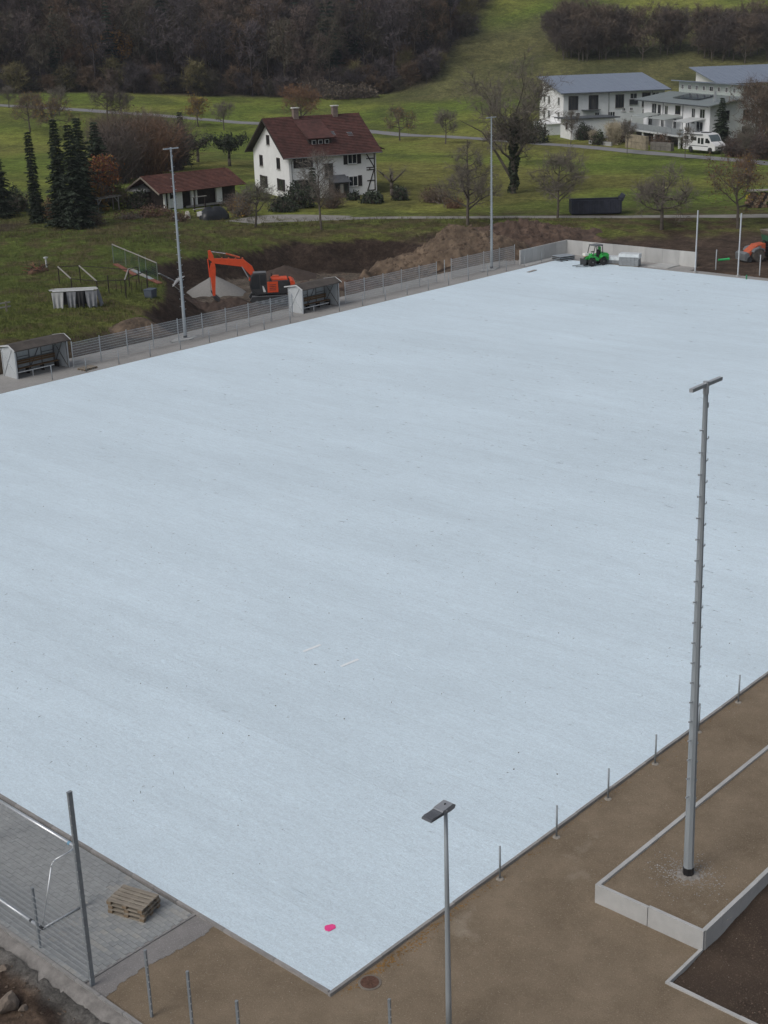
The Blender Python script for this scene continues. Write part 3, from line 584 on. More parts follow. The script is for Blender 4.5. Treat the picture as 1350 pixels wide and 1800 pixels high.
# ------------------------------------------------------------------ dugouts
mSHEET = M('dull_corrugated_sheet', (.46,.49,.51), .6, 0, .12, 2, stretch=(1,1,.3)); mFRAME = M('grey_timber_frame', (.17,.17,.17), .85, 0, .2, 3)
mROOFD = M('dirty_roof_felt', (.075,.065,.058), .95, 0, .4, 1.2, .3, 8); mTRIM = M('pale_trim', (.55,.57,.58), .7)
mBENCH = M('brown_bench_plank', (.20,.125,.065), .8, 0, .25, 2, stretch=(1,8,8))
def dugout(loc, label, W=4.4, Dp=1.75):
    t = thing('dugout', label, 'dugout', loc, 0, 'dugouts beside the pitch')
    prof = [(0, 2.05), (.62, 2.36), (Dp, 2.10)]
    ridge = lambda w: [(0,0), (0,2.02), (.62,2.32), (w,2.06), (w,0)]
    for x in (0, W):
        o = MB().prism(ridge(Dp), x-.02, x+.02, 'x').build('side_wall', mSHEET, t)
        for k in range(10): put('corrugation', MB().box((0,0,0), (.055,.02,1.95)).mesh('corrugation', mSHEET) if (k == 0 and x == 0 and 'corrugation' not in bpy.data.meshes) else bpy.data.meshes['corrugation'], o, (x, .1+.17*k, 1.0))
        for s in (-.045, .045):
            MB().bar((x+s,.05,0), (x+s,.05,2.05), .06).bar((x+s,Dp-.05,0), (x+s,Dp-.05,2.05), .06).bar((x+s,.05,.08), (x+s,Dp-.05,1.9), .05).bar((x+s,Dp-.05,.08), (x+s,.4,2.1), .05).build('side_frame', mFRAME if s*(1 if x else -1) < 0 else mSHEET, t)
    bw = MB().box((W/2, Dp-.02, 1.05), (W-.1, .03, 2.1)).build('back_wall', mSHEET, t)
    for k in range(5):
        x = .1+k*(W-.2)/4; MB().bar((x,Dp-.07,0), (x,Dp-.07,2.05), .06).build('stud', mFRAME, t)
        if k < 4: MB().bar((x,Dp-.075,.25+.9*(k % 2)), (x+(W-.2)/4,Dp-.075,1.15+.8*(1-k % 2)*.9), .05).build('brace', mFRAME, t)
    for z in (.95, 1.9): MB().bar((.05,Dp-.08,z), (W-.05,Dp-.08,z), .06).build('rail', mFRAME, t)
    MB().prism([(-.12,2.02), (-.12,2.06), (.62,2.42), (Dp+.35,2.16), (Dp+.35,2.10), (.62,2.36)], -.12, W+.25, 'x').build('roof', mROOFD, t)
    for x in (-.14, W+.27): MB().bar((x,-.12,2.04), (x,.62,2.39), .06,.09).bar((x,.62,2.39), (x,Dp+.35,2.13), .06,.09).build('roof_trim', mTRIM, t)
    MB().box((W/2,-.13,2.03), (W+.3,.03,.09)).build('fascia', mROOFD, t)
    for k in range(3): MB().box((W/2, .95+.14*k, .46), (W-.3, .12, .04)).build('seat_plank', mBENCH, t)
    for k in range(2): MB().box((W/2, 1.45, .72+.17*k), (W-.3, .03, .13)).build('back_plank', mBENCH, t)
    for k in range(4): MB().box((.3+k*(W-.6)/3, 1.1, .22), (.07,.45,.44)).build('bench_leg', mDARKW, t)
    MB().bar((.05,.08,.45), (W*.72,.08,.45), .06).bar((W*.3,.08,0), (W*.3,.08,.45), .05).build('front_rail', mTRIM, t)
    return t
dugout((33.05, 63.2, -.05), 'corrugated dugout with a wooden bench at the left end of the long fence')
dugout((61.35, 62.75, -.05), 'corrugated dugout with a wooden bench between two mesh fences by the excavator')

# ------------------------------------------------------------------ concrete corner wall, poles
t = thing('corner_wall', 'L-shaped pale concrete retaining wall round the far pitch corner', 'wall', (0, 0, -.06))
mPW = M('cast_concrete_panel', (.43,.435,.43), .8, 0, .10, 1.2, .15, 20, stretch=(1,1,.35), var2=.12, scale2=.4); mPW2 = M('cast_concrete_panel_b', (.48,.485,.475), .8, 0, .09, 1.4, .15, 20, stretch=(1,1,.3), var2=.10, scale2=.5)
for i in range(4): MB().span((91.25+i*2.05, 62.02, 0), (91.25+i*2.05+2.03, 62.16, 1.46+.008*math.sin(i*7))).build('wall_panel', (mPW, mPW2)[i % 2], t)
for i in range(8): MB().span((99.33, 62.02-i*1.9, 0), (99.47, 62.02-i*1.9-1.885, 1.46+.008*math.sin(i*5))).build('wall_panel', (mPW, mPW, mPW2)[(i*2) % 3], t)
for i in range(4): MB().span((91.25+i*2.05, 61.1, -.04), (91.25+i*2.05+2.03, 62.0, .05)).build('wall_foot', mCONC, t)
MB().span((97.0, 48.6, -.02), (99.3, 50.8, .10)).build('slab_step', mCONC, t)
for (px, py, lb) in ((1222, 478, 'tall thin white pole at the end of the concrete corner wall'), (1297, 485, 'tall thin white pole in front of the orange site tractor')):
    x, y, z = at(px, py, 0.0); t = thing('pole', lb, 'pole', (x, y, -.5), 0, 'tall poles behind the goal line')
    MB().box((0,0,3.13), (.12,.10,6.26)).build('shaft', mALU, t); MB().box((0,0,6.27), (.13,.11,.02)).build('cap', mALU, t); MB().box((0,0,.52), (.3,.3,.12)).build('footing', mCONC, t)
for (px, py, lb) in ((1258, 475, 'short pale post between the two tall poles'), (1335, 485, 'short pale post beside the wheel of the orange site tractor')):
    x, y, z = at(px, py, 0.0); t = thing('pole', lb, 'post', (x, y, -.5)); MB().box((0,0,1.22), (.09,.07,2.44)).build('shaft', mALU, t); MB().box((0,0,2.45), (.1,.08,.02)).build('cap', mALU, t)
x, y, z = at(1312, 491, 0.0)
t = thing('pole', 'small green marker post at the edge of the pitch below the tractor', 'post', (x, y, -.3)); MB().box((0,0,.3), (.1,.1,.75)).build('shaft', M('green_plastic', (.03,.22,.10), .6), t); MB().box((0,0,.69), (.12,.12,.03)).build('cap', M('green_plastic', (.03,.22,.10)), t)
x, y, z = at(1272, 458, 0.0)
t = thing('pipe_piece', 'short bright green plastic pipe lying on the brown soil', 'pipe', (x, y, gz(x, y)+.08), -.5); MB().lathe([(.12,-.6), (.12,.6), (.10,.6), (.10,-.6)], 12, axis='x').build('tube', M('bright_green_plastic', (.05,.5,.16), .5), t); MB().lathe([(.14,.45), (.14,.62), (.12,.62)], 12, axis='x').build('socket', M('bright_green_plastic', (.05,.5,.16)), t)

# stacks of paving stones by the wall
mWRAP = M('white_plastic_wrap', (.62,.66,.68), .35, 0, .15, 3, .4, 6, spec=.5); mPST = M('grey_paving_stack', (.24,.255,.265), .85, 0, .15, 5)
def stone_stack(px, py, rz, L, W, H, label, wrap=True, layers=6):
    x, y, z = at(px, py, 0); t = thing('paving_stack', label, 'stone stack', (x, y, -.05), rz)
    for k in (-1, 0, 1): MB().box((0, k*W*.4, .06), (L, .1, .12)).build('pallet_runner', mWOOD, t)
    hh = (H-.12)/layers
    for k in range(layers):
        n = max(2, int(L/.33))
        for i in range(n): MB().box((-L/2+L*(i+.5)/n, 0, .12+hh*(k+.5)), (L/n-.015, W*(1-.02*((i+k) % 2)), hh-.012)).build('stone_slab', mPST, t)
    if wrap:
        MB().box((0,0,H+.02), (L+.06,W+.06,.06)).box((0,-W/2-.03,H-.13), (L+.05,.02,.28)).box((L/2+.03,0,H-.2), (.02,W+.05,.42)).box((-L/2-.03,0,H-.1), (.02,W+.05,.22)).build('plastic_cover', mWRAP, t)
    return t
stone_stack(1107, 467, -1.25, 1.95, 1.05, 1.22, 'wrapped stack of grey paving slabs with white plastic on top by the wall')
stone_stack(1077, 463, -1.25, 1.5, .95, .72, 'lower stack of paving slabs with white cover behind the green loader')
t = None
x, y, z = at(990, 457, 0)
t = thing('mesh_stack', 'dark low stack of steel mesh mats on timbers inside the wall corner', 'steel stack', (x, y, -.05), -.3)
for k in (-1, 0, 1): MB().box((k*.7,0,.07), (.1,1.5,.12)).build('timber', mDARKW, t)
for k in range(5):
    for i in range(2): MB().box((0,-.36+.72*i,.17+.085*k), (1.9,.66,.05)).build('mat', mDARKW if k % 2 else mMAST, t)
for (px, py, w, lb) in ((935, 477, 1.4, 'pale board lying on the strip by the last railing posts'),):
    x, y, z = at(px, py, 0); t = thing('board', lb, 'board', (x, y, -.02), .1); MB().box((0,0,.05), (w,.35,.04)).build('plank', mWOODG, t); MB().box((w*.3,0,.015), (.08,.35,.03)).build('batten', mWOODG, t); MB().box((-w*.3,0,.015), (.08,.35,.03)).build('batten', mWOODG, t)

# ------------------------------------------------------------------ machines
mORG = M('excavator_orange', (.62,.075,.022), .5, 0, .12, 2.5); mORG2 = M('faded_orange', (.46,.10,.045), .6, 0, .25, 3); mDK = M('dark_machine_grey', (.035,.037,.04), .55, 0, .25, 3); mCHR = M('cylinder_chrome', (.6,.6,.6), .25, .7)
mGRN = M('loader_green', (.035,.36,.07), .45, 0, .12, 3); mGREY = M('machine_grey', (.16,.17,.18), .6, 0, .2, 3); mMUD = M('muddy_tyre', (.095,.085,.075), .95, 0, .35, 5, .4, 20)
def wheel(parent, loc, r, w, rimmat, tyre=mTYRE, lugs=14, name='wheel'):
    o = put(name, MB().lathe([(r*.55,-w/2), (r*.9,-w/2), (r,-w*.32), (r,w*.32), (r*.9,w/2), (r*.55,w/2)], 24, axis='y').mesh('tyre', tyre, False), parent, loc)
    MB().lathe([(r*.56,-w*.42), (r*.45,-w*.36), (r*.2,-w*.34), (r*.18,-w*.5), (.01,-w*.5), (.01,w*.5), (r*.18,w*.5), (r*.2,w*.34), (r*.45,w*.36), (r*.56,w*.42)], 18, axis='y').build('rim', rimmat, o)
    lg = MB()
    for k in range(lugs):
        a = 2*math.pi*k/lugs; lg.bar((r*.99*math.cos(a),-w*.45,r*.99*math.sin(a)), (r*1.0*math.cos(a+.2),w*.0,r*1.0*math.sin(a+.2)), r*.09).bar((r*1.0*math.cos(a+.22+.1),w*.45,r*1.0*math.sin(a+.32)), (r*1.0*math.cos(a+.3),w*.0,r*1.0*math.sin(a+.3)), r*.09)
    lg.build('tread', tyre, o); return o

def excavator(loc, rz, label):
    t = thing('excavator', label, 'excavator', loc, rz)
    for s in (-1, 1):
        y = s*1.05; o = MB().prism([(-1.55,.05), (1.55,.05), (1.85,.4), (1.6,.76), (-1.6,.76), (-1.85,.4)], y-.25, y+.25, 'y').build('track', mDK, t)
        sh = MB().box((0,0,0), (.15,.54,.045)).mesh('track_shoe', mGREY)
        for k in range(18): put('track_shoe', sh, o, (-1.53+.18*k, y, .785))
        for k in range(18): put('track_shoe', sh, o, (-1.53+.18*k, y, .03))
        for k in range(5): MB().lathe([(.16,-.28), (.16,.28)], 12, axis='y').build('roller', mGREY, o, (-1.2+.6*k, y, .25))
    MB().box((0,0,.6), (2.0,1.7,.4)).lathe([(.62,.75), (.62,.98)], 20).build('undercarriage', mDK, t)
    MB().box((-.35,0,1.08), (3.3,2.45,.22)).build('platform', mDK, t)
    b = MB().prism([(-2.0,1.2), (-2.0,1.95), (-1.8,2.15), (-.2,2.15), (-.1,1.2)], -1.22, 1.22, 'y').build('engine_house', mDK, t)
    MB().box((-1.05,.05,2.2), (1.5,1.5,.14)).build('engine_cover', mORG, b); MB().box((-.75,-.55,2.32), (.6,.5,.14)).build('air_box', mORG2, b)
    MB().tube((-.4,-.7,2.2), (-.4,-.7,2.62), .06).build('exhaust', mDK, b)
    MB().prism([(-2.38,1.1), (-2.45,1.3), (-2.45,1.95), (-2.2,2.1), (-2.0,2.1), (-2.0,1.1)], -1.2, 1.2, 'y').build('counterweight', mORG, t)
    MB().box((-.35,1.235,1.62), (1.0,.05,1.0)).build('side_panel', mORG, t)
    for k in range(4): MB().box((-.35,1.265,1.35+.16*k), (.6,.015,.05)).build('grille', mDK, t)
    MB().box((-1.35,1.235,1.62), (.95,.04,.9)).build('side_panel', mDK, t)
    c = MB().prism([(.18,1.15), (.18,2.85), (.35,2.95), (1.35,2.92), (1.62,2.6), (1.78,1.75), (1.6,1.15)], .25, 1.22, 'y').build('cab', mDK, t)
    gl = glass('cab_glass', (.03,.035,.04), .06)
    MB().prism([(.28,1.85), (.28,2.75), (.78,2.8), (.78,1.85)], 1.222, 1.235, 'y').build('rear_side_window', gl, c); MB().prism([(.86,1.5), (.86,2.8), (1.33,2.8), (1.55,2.55), (1.68,1.75), (1.6,1.5)], 1.222, 1.235, 'y').build('door_window', gl, c)
    MB().bar((1.635,.73,2.56), (1.79,.73,1.8), .8, .02).build('windscreen', gl, c); MB().box((.8,.73,2.97), (1.2,.9,.06)).build('cab_roof', mGREY, c); MB().prism([(.3,1.18), (.5,1.75), (.62,1.75), (.55,1.18)], 1.222, 1.24, 'y').build('stripe', M('pale_decal', (.6,.62,.62), .5), c)
    MB().box((1.0,-.75,1.45), (1.2,.8,.55)).build('tool_box', mORG, t)
    for s in (-1,): MB().bar((1.5,-1.15,1.5), (1.5,-1.15,2.3), .03).bar((1.5,-1.15,2.3), (.4,-1.15,2.3), .03).build('handrail', mDK, t)
    class XB(MB):
        def mesh(s, *a, **k):
            s.v = [((.9+(v[0]-.9)*.80) if v[0] > .9 else v[0], v[1], v[2]) for v in s.v]; return MB.mesh(s, *a, **k)
    bo = XB().prism([(.55,1.35), (.95,1.15), (1.75,2.6), (2.7,3.45), (6.15,3.92), (6.25,4.2), (5.9,4.32), (2.5,4.12), (1.55,3.45), (.75,1.9)], -.32, .06, 'y').build('boom', mORG, t)
    for yy in (-.5, .22): XB().tube((1.25,yy,1.3), (2.0,yy,2.3), .09).build('boom_cylinder', mORG, bo); XB().tube((2.0,yy,2.3), (2.75,yy,3.5), .05).build('cylinder_rod', mCHR, bo)
    XB().tube((2.9,-.13,4.3), (4.5,-.13,4.72), .085).build('stick_cylinder', mORG2, bo); XB().tube((4.5,-.13,4.72), (6.4,-.13,5.0), .05).build('cylinder_rod', mCHR, bo)
    for k in range(4): XB().box((2.6+.8*k,-.13,4.2+.03*k), (.18,.30,.12)).build('hose_clamp', mORG2, bo)
    st = XB().prism([(6.0,3.95), (6.3,3.9), (6.5,3.3), (6.32,.75), (6.05,.7), (5.78,3.4), (5.95,4.6), (6.25,5.1), (6.55,5.05), (6.55,4.3)], -.30, .04, 'y').build('stick', mORG, t)
    XB().tube((6.62,-.13,4.3), (6.52,-.13,2.6), .075).build('bucket_cylinder', mORG, st); XB().tube((6.52,-.13,2.6), (6.5,-.13,1.35), .045).build('cylinder_rod', mCHR, st); XB().bar((6.5,-.13,1.35), (6.2,-.13,.75), .12).build('linkage', mDK, st)
    bk = XB().prism([(6.35,.85), (6.05,.9), (5.55,.55), (5.25,.05), (5.5,-.35), (5.9,-.45), (5.75,-.2), (5.6,.05), (5.8,.4), (6.2,.6)], -.75, .5, 'y').build('bucket', mDK, t)
    for k in range(5): XB().prism([(5.85,-.46), (6.12,-.42), (5.85,-.32)], -.72+.28*k, -.62+.28*k, 'y').build('tooth', mGREY, bk)
    return t
ex = at(473, 527, -1.15); excavator((ex[0], ex[1], -1.35), math.radians(140), 'orange excavator with black cab digging in the soil pit')

def loader(loc, rz, label):
    t = thing('wheel_loader', label, 'loader', loc, rz)
    for x, y in ((.72,.48), (.72,-.48), (-.62,.48), (-.62,-.48)): wheel(t, (x, y, .40), .40, .30, M('pale_rim', (.42,.43,.42), .5), lugs=12)
    MB().box((.72,0,.42), (.3,.75,.2)).box((-.62,0,.42), (.3,.75,.2)).box((.05,0,.42), (1.0,.3,.22)).build('axle_frame', mDK, t)
    MB().prism([(-1.25,.45), (-1.32,.95), (-1.1,1.16), (-.55,1.18), (-.3,.95), (-.3,.5)], -.5, .5, 'y').build('engine_hood', mGRN, t)
    MB().box((-1.33,0,.72), (.06,.8,.4)).build('rear_grille', mDK, t); MB().box((-1.22,0,.52), (.25,.85,.22)).build('counterweight', mDK, t)
    for s in (-1, 1):
        MB().prism([(-1.02,.84), (-.85,.92), (-.4,.92), (-.25,.8), (-.25,.86), (-.4,1.0), (-.9,1.0), (-1.05,.9)], s*.62-.16, s*.62+.16, 'y').build('mudguard', mGRN, t)
        MB().prism([(.0,.5), (.35,.55), (.5,.86), (1.05,.9), (1.1,.98), (.4,.98), (.1,.8)], s*.5-.14, s*.5+.14, 'y').build('front_fender', mGRN, t)
    MB().prism([(.05,.55), (.85,.6), (.95,1.0), (.6,1.18), (.45,.75), (.05,.72)], -.4, .4, 'y').build('front_body', mGRN, t)
    s_ = MB().box((-.12,0,.82), (.5,.5,.14)).box((-.36,0,1.15), (.14,.5,.6)).build('seat', mBLACK, t)
    MB().box((-.5,0,1.35), (.12,.34,.85)).build('rear_panel', mGRN, t)
    MB().tube((.55,0,1.1), (.35,0,1.32), .025).lathe([(.17,1.32), (.19,1.34), (.17,1.36)], 14, c=(.33,0,0)).build('steering_wheel', mBLACK, t)
    mb = MB()
    for s in (-.48, .48): mb.bar((-.55,s,1.0), (-.5,s,1.95), .06).bar((.62,s,1.0), (.38,s,1.95), .06).bar((-.5,s,1.95), (.38,s,1.95), .06)
    for x in (-.5, .38): mb.bar((x,-.48,1.95), (x,.48,1.95), .06)
    mb.build('roll_bar_frame', mDK, t); MB().box((-.06,0,1.995), (1.0,1.05,.05)).build('roof', mGREY, t)
    MB().bar((.5,.12,1.15), (1.35,.12,.62), .13,.18).build('loader_boom', mGRN, t); MB().bar((.6,-.12,.85), (1.3,-.12,.55), .08).build('lift_cylinder', mDK, t)
    MB().box((1.45,0,.45), (.08,.95,.6)).build('fork_carriage', mDK, t)
    for s in (-.3, .3): MB().box((1.98,s,.12), (1.05,.10,.05)).build('fork', mDK, t)
    MB().box((1.05,-.15,1.12), (.42,.5,.24)).build('ballast_canister', M('white_canister', (.7,.7,.66), .5), t); MB().box((1.08,-.15,.98), (.3,.4,.08)).build('yellow_tray', M('yellow_plastic', (.6,.42,.03), .5), t)
    return t
lo = at(1046, 466, 0.0); loader((lo[0], lo[1], .02), math.radians(160), 'small bright green articulated loader with forks on the white pitch')

def site_tractor(loc, rz, label):
    t = thing('site_tractor', label, 'tractor', loc, rz)
    for x, y in ((.35,.78), (.35,-.78), (-2.0,.78), (-2.0,-.78)): wheel(t, (x, y, .62), .62, .48, mGREY, mMUD, 16)
    MB().box((-.8,0,.62), (3.0,.5,.3)).box((.35,0,.62), (.3,1.2,.22)).box((-2.0,0,.62), (.3,1.2,.22)).build('chassis', mDK, t)
    b = MB().prism([(-.55,.85), (-.55,1.72), (.35,1.62), (1.15,1.05), (1.45,.62), (1.2,.52), (.85,.95), (.0,.85)], -.55, .55, 'y').build('bonnet', mORG2, t)
    for s in (-1, 1): MB().prism([(-.3,1.0), (-.15,1.3), (.35,1.42), (.85,1.28), (1.02,1.0), (.95,.98), (.75,1.18), (.35,1.32), (-.05,1.2), (-.2,.98)], s*.78-.24, s*.78+.24, 'y').build('mudguard', mGREY, t)
    MB().box((.1,.565,1.45), (.35,.02,.12)).build('side_vent', mGREY, b)
    MB().prism([(1.3,.12), (1.85,.18), (1.95,.85), (1.6,1.02), (1.35,.8)], -.85, .85, 'y').build('front_weight', mGREY, t); MB().lathe([(.28,-.06), (.28,.06)], 14, axis='y').build('guide_wheel', mDK, t, (1.35,.9,.32))
    MB().box((-.85,0,1.1), (.55,.8,.5)).box((-1.05,0,1.55), (.12,.7,.5)).build('seat', mBLACK, t)
    MB().tube((-.5,0,1.6), (-.62,0,1.9), .03).lathe([(.2,1.9), (.22,1.92), (.2,1.94)], 14, c=(-.62,0,0)).build('steering_wheel', mBLACK, t)
    mb = MB()
    for s in (-.55, .55): mb.bar((-1.2,s,.9), (-1.2,s,2.45), .07)
    mb.bar((-1.2,-.55,2.45), (-1.2,.55,2.45), .07).build('roll_bar', mDK, t)
    gm = M('dull_green_skip', (.06,.17,.10), .6, 0, .25, 2)
    sk = MB().prism([(-1.35,1.2), (-.95,2.35), (-1.05,2.35), (-1.4,1.35), (-2.5,1.3), (-3.3,2.2), (-3.4,2.2), (-2.6,1.15)], -.95, .95, 'y').build('hopper', gm, t)
    for s in (-.97, .97): MB().prism([(-1.35,1.2), (-.95,2.35), (-3.35,2.2), (-2.6,1.15)], s-.03, s+.03, 'y').build('hopper_side', gm, sk)
    MB().prism([(-1.2,2.2), (-.9,2.55), (-.7,2.9), (-2.6,2.9), (-2.9,2.2)], -.9, .9, 'y').build('raised_tailboard', M('weathered_hopper_rim', (.22,.20,.16), .85, 0, .3, 3), sk)
    MB().tube((-1.6,.3,.8), (-1.9,.3,1.5), .07).build('tipping_cylinder', mCHR, t)
    return t
tr = at(1330, 458, 0.0); site_tractor((tr[0], tr[1], gz(tr[0], tr[1])+.02), math.radians(150), 'muddy orange site tractor with a green tipping hopper on the soil')

# ------------------------------------------------------------------ heaps
def heap(name, px, py, a, b, h, rz, seed, mat, label, z=None, rough=.35, sharp=1.5):
    fa = min(1, rough*2.2)
    x, y, zz = at(px, py, z) if z is not None else at(px, py); n = 120
    u = np.linspace(-1.25, 1.25, n); U, V = np.meshgrid(u, u, indexing='ij'); X = U*a; Y = V*b
    f = fbm(X*.45+seed, Y*.45+seed*2, seed)-.5; g = fbm(X*1.6+seed, Y*1.6, seed+5)-.5
    g2 = fbm(X*4.5+seed, Y*4.5, seed+8)-.5; rr = np.sqrt(U**2+V**2)*(1+.8*fa*f); H = h*np.clip(1-rr, 0, None)**(1/sharp)*(1+.8*fa*f)+(rough*1.2*g+rough*.55*g2)*np.clip(1.15-rr, 0, 1)**.5
    c, s = math.cos(rz), math.sin(rz); WX = x+X*c-Y*s; WY = y+X*s+Y*c; G = tz(WX, WY)
    Z = np.where(rr < 1.12, G+np.maximum(H, 0)+.02, G-.35)
    if rough < .2: zb = gz(x, y)-.1; Z = np.where(H > .0, np.maximum(zb+H, G-.3), G-.35)
    ii = np.arange(n*n).reshape(n, n); F = np.stack([ii[:-1,:-1], ii[1:,:-1], ii[1:,1:], ii[:-1,1:]], -1).reshape(-1, 4)
    o = put(name, npmesh(name, np.stack([WX-x, WY-y, Z-zz], -1).reshape(-1, 3), F, mat, True), None, (x, y, zz)); return tag(o, label, 'heap')
mHEAP = M('clay_soil_heap', (.092,.064,.047), .97, 0, .35, 1.1, 1.0, 3.0, col2=(.195,.145,.10), var2=.25, scale2=.3); mHEAP2 = M('reddish_soil_heap', (.065,.043,.034), .97, 0, .35, 1.1, 1.0, 3.0, col2=(.14,.095,.07), var2=.25, scale2=.3)
mGRAV = M('grey_gravel_heap', (.225,.22,.21), .95, 0, .12, 6, .4, 20)
RA = math.radians(-47)
heap('soil_heap', 790, 446, 9.5, 4.2, 3.1, RA, 3, mHEAP, 'big loose clay heap behind the mesh fence next to the far mast', .3, 1.0, 1.6)
heap('soil_heap', 915, 420, 7.5, 4.5, 1.9, RA, 5, mHEAP2, 'reddish brown soil heap behind the end of the concrete corner wall', .3, 1.0, 1.6)
heap('soil_heap', 600, 490, 7.5, 2.2, 1.0, RA, 7, mHEAP2, 'low ridge of loose soil behind the second dugout', -.6, .5, 1.4)
heap('gravel_heap', 377, 505, 3.2, 2.9, 1.95, RA, 9, mGRAV, 'smooth grey gravel heap behind the excavator bucket', -1.0, .06, 1.15)
heap('soil_heap', 500, 474, 4.2, 3.0, 1.5, RA, 11, M('slumped_topsoil', (.058,.042,.034), .97, 0, .25, 1.5, .6, 5), 'slumped brown soil cone against the back of the pit', -.8, .12, 1.2)
heap('soil_heap', 405, 528, 4.2, 1.8, .75, RA, 13, M('dark_topsoil_heap', (.058,.041,.033), .97, 0, .35, 1.2, .8, 4), 'low dark soil mound between the bucket and the mesh fence', -.9, .35, 1.4)
heap('soil_heap', 250, 580, 3.0, 1.5, .85, 0, 15, mHEAP, 'small sandy spoil heap behind the long fence near the light mast', .2, .3, 1.5)

def clods(name, px, py, a, b, n, mat, label, zp):
    x0, y0, _ = at(px, py, zp); u = rng.uniform(-1, 1, (n, 2)); c, s_ = math.cos(RA), math.sin(RA); X = x0+u[:, 0]*a*c-u[:, 1]*b*s_; Y = y0+u[:, 0]*a*s_+u[:, 1]*b*c
    dg = bpy.context.evaluated_depsgraph_get(); Z = []
    for x, y in zip(X, Y):
        hit, loc, *_r = SC.ray_cast(dg, Vector((x, y, 12)), Vector((0, 0, -1))); Z.append(loc.z if hit else -5)
    Z = np.array(Z); return crumbs(name, n, lambda n: X, lambda n: Y, lambda x, y: Z-.02, .06, .24, mat, label, .9)
bpy.context.view_layer.update()
clods('heap_clods', 790, 446, 8, 3.6, 900, M('clay_clod', (.12,.085,.06), .97, 0, .5, .8, coord='World'), 'lumps of clay on the big heap', .3); clods('heap_clods', 915, 420, 6.5, 4, 700, M('reddish_clod', (.09,.06,.046), .97, 0, .5, .8, coord='World'), 'lumps of earth on the reddish heap', .3)

# ------------------------------------------------------------------ buildings
def tiles(name, seed=0): return M(name, (.068,.030,.027), .9, 0, .35, 1.6, .5, 9, col2=(.125,.052,.043), var2=.25, scale2=.25)
mTILE = tiles('old_red_roof_tile'); mTILE2 = M('brown_red_roof_tile', (.105,.042,.034), .9, 0, .35, 2.2, .5, 9, col2=(.16,.07,.052), var2=.2, scale2=.4)
mSHUT = M('dark_brown_shutter', (.022,.018,.018), .8, 0, .2, 4); mWFR = M('window_frame_brown', (.06,.045,.04), .7); mWFW = M('window_frame_white', (.66,.67,.67), .6); mSILL = M('stone_sill', (.42,.42,.41), .8)
def window(parent, face, u, z, w, h, off=0.0, frame=mWFW, shutters=False, pane=mGLASS, bars=1, sill=True, open_sh=True):
    """face 'f': wall y=off looking -y ; 'l': wall x=off looking -x ; 'r': wall x=off looking +x"""
    def B(mb, u0, u1, z0, z1, d0, d1):
        if face == 'f': mb.span((u0, off-d0, z0), (u1, off-d1, z1))
        elif face == 'l': mb.span((off-d0, u0, z0), (off-d1, u1, z1))
        else: mb.span((off+d0, u0, z0), (off+d1, u1, z1))
        return mb
    u0, u1, z0, z1 = u-w/2, u+w/2, z-h/2, z+h/2; fw = .09
    mb = MB(); B(mb, u0, u1, z0, z0+fw, -.05, .06); B(mb, u0, u1, z1-fw, z1, -.05, .06); B(mb, u0, u0+fw, z0+fw, z1-fw, -.05, .06); B(mb, u1-fw, u1, z0+fw, z1-fw, -.05, .06)
    for k in range(bars): x = u0+w*(k+1)/(bars+1); B(mb, x-.035, x+.035, z0+fw, z1-fw, -.05, .045)
    o = mb.build('window', frame, parent)
    B(MB(), u0+fw, u1-fw, z0+fw, z1-fw, -.04, .02).build('pane', pane, o)
    if sill: B(MB(), u0-.08, u1+.08, z0-.09, z0-.005, -.02, .14).build('sill', mSILL, o)
    if shutters:
        sw = w*.42
        for a in (u0-sw-.02, u1+.02):
            sh = B(MB(), a, a+sw, z0-.02, z1+.02, -.01, .06).build('shutter', mSHUT, o)
    return o
def courses(mb, x0, x1, p0, p1, n, th=.05, step=.06):
    """roof slope from eave p0=(y,z) to ridge p1 as n overlapping courses"""
    dy, dz = (p1[0]-p0[0])/n, (p1[1]-p0[1])/n; l = math.hypot(dy, dz); ny, nz = -dz/l*(1 if dy > 0 else -1), abs(dy)/l
    for k in range(n):
        a = (p0[0]+dy*k, p0[1]+dz*k); b = (a[0]+dy*1.02, a[1]+dz*1.02)
        mb.prism([(a[0], a[1]), (b[0], b[1]), (b[0]+ny*th, b[1]+nz*th), (a[0]+ny*(th+step), a[1]+nz*(th+step))], x0, x1, 'x')
    return mb

# --- farmhouse
hx, hy, hz = at(511, 353, 1.0); hz = gz(hx+6, hy+4)
H_ = thing('farmhouse', 'white old farmhouse with dark red tiled roof and two chimneys', 'house', (hx, hy, hz), math.radians(-22.0))
L, W_, E_, R_ = 12.9, 13.2, 5.75, 10.15
MB().prism([(0,-.6), (0,E_+.1), (W_/2,R_-.1), (W_,E_+.1), (W_,-.6)], 0, L, 'x').build('wall', mWHITE, H_)
sl_ = (R_-E_)/(W_/2); ov = .75
for nm, ya, yb in (('roof', -ov, W_/2), ('roof', W_+ov, W_/2)):
    mb = MB(); courses(mb, -.95, L+.65, (ya, E_+.12-sl_*ov*.75), (yb, R_+.10), 26); o = mb.build(nm, mTILE, H_)
    if ya < 0: RF = o
mb = MB()
for k in range(36): mb.lathe([(.10,0), (.13,.38)], 8, c=(-.95+.405*k, W_/2, R_+.12), axis='x')
mb.build('ridge_tiles', mTILE, RF)
for x in (-.98, L+.63): MB().bar((x,-ov,E_-.28), (x,W_/2,R_+.05), .06,.22).bar((x,W_+ov,E_-.28), (x,W_/2,R_+.05), .06,.22).build('barge_board', mDARKW, RF)
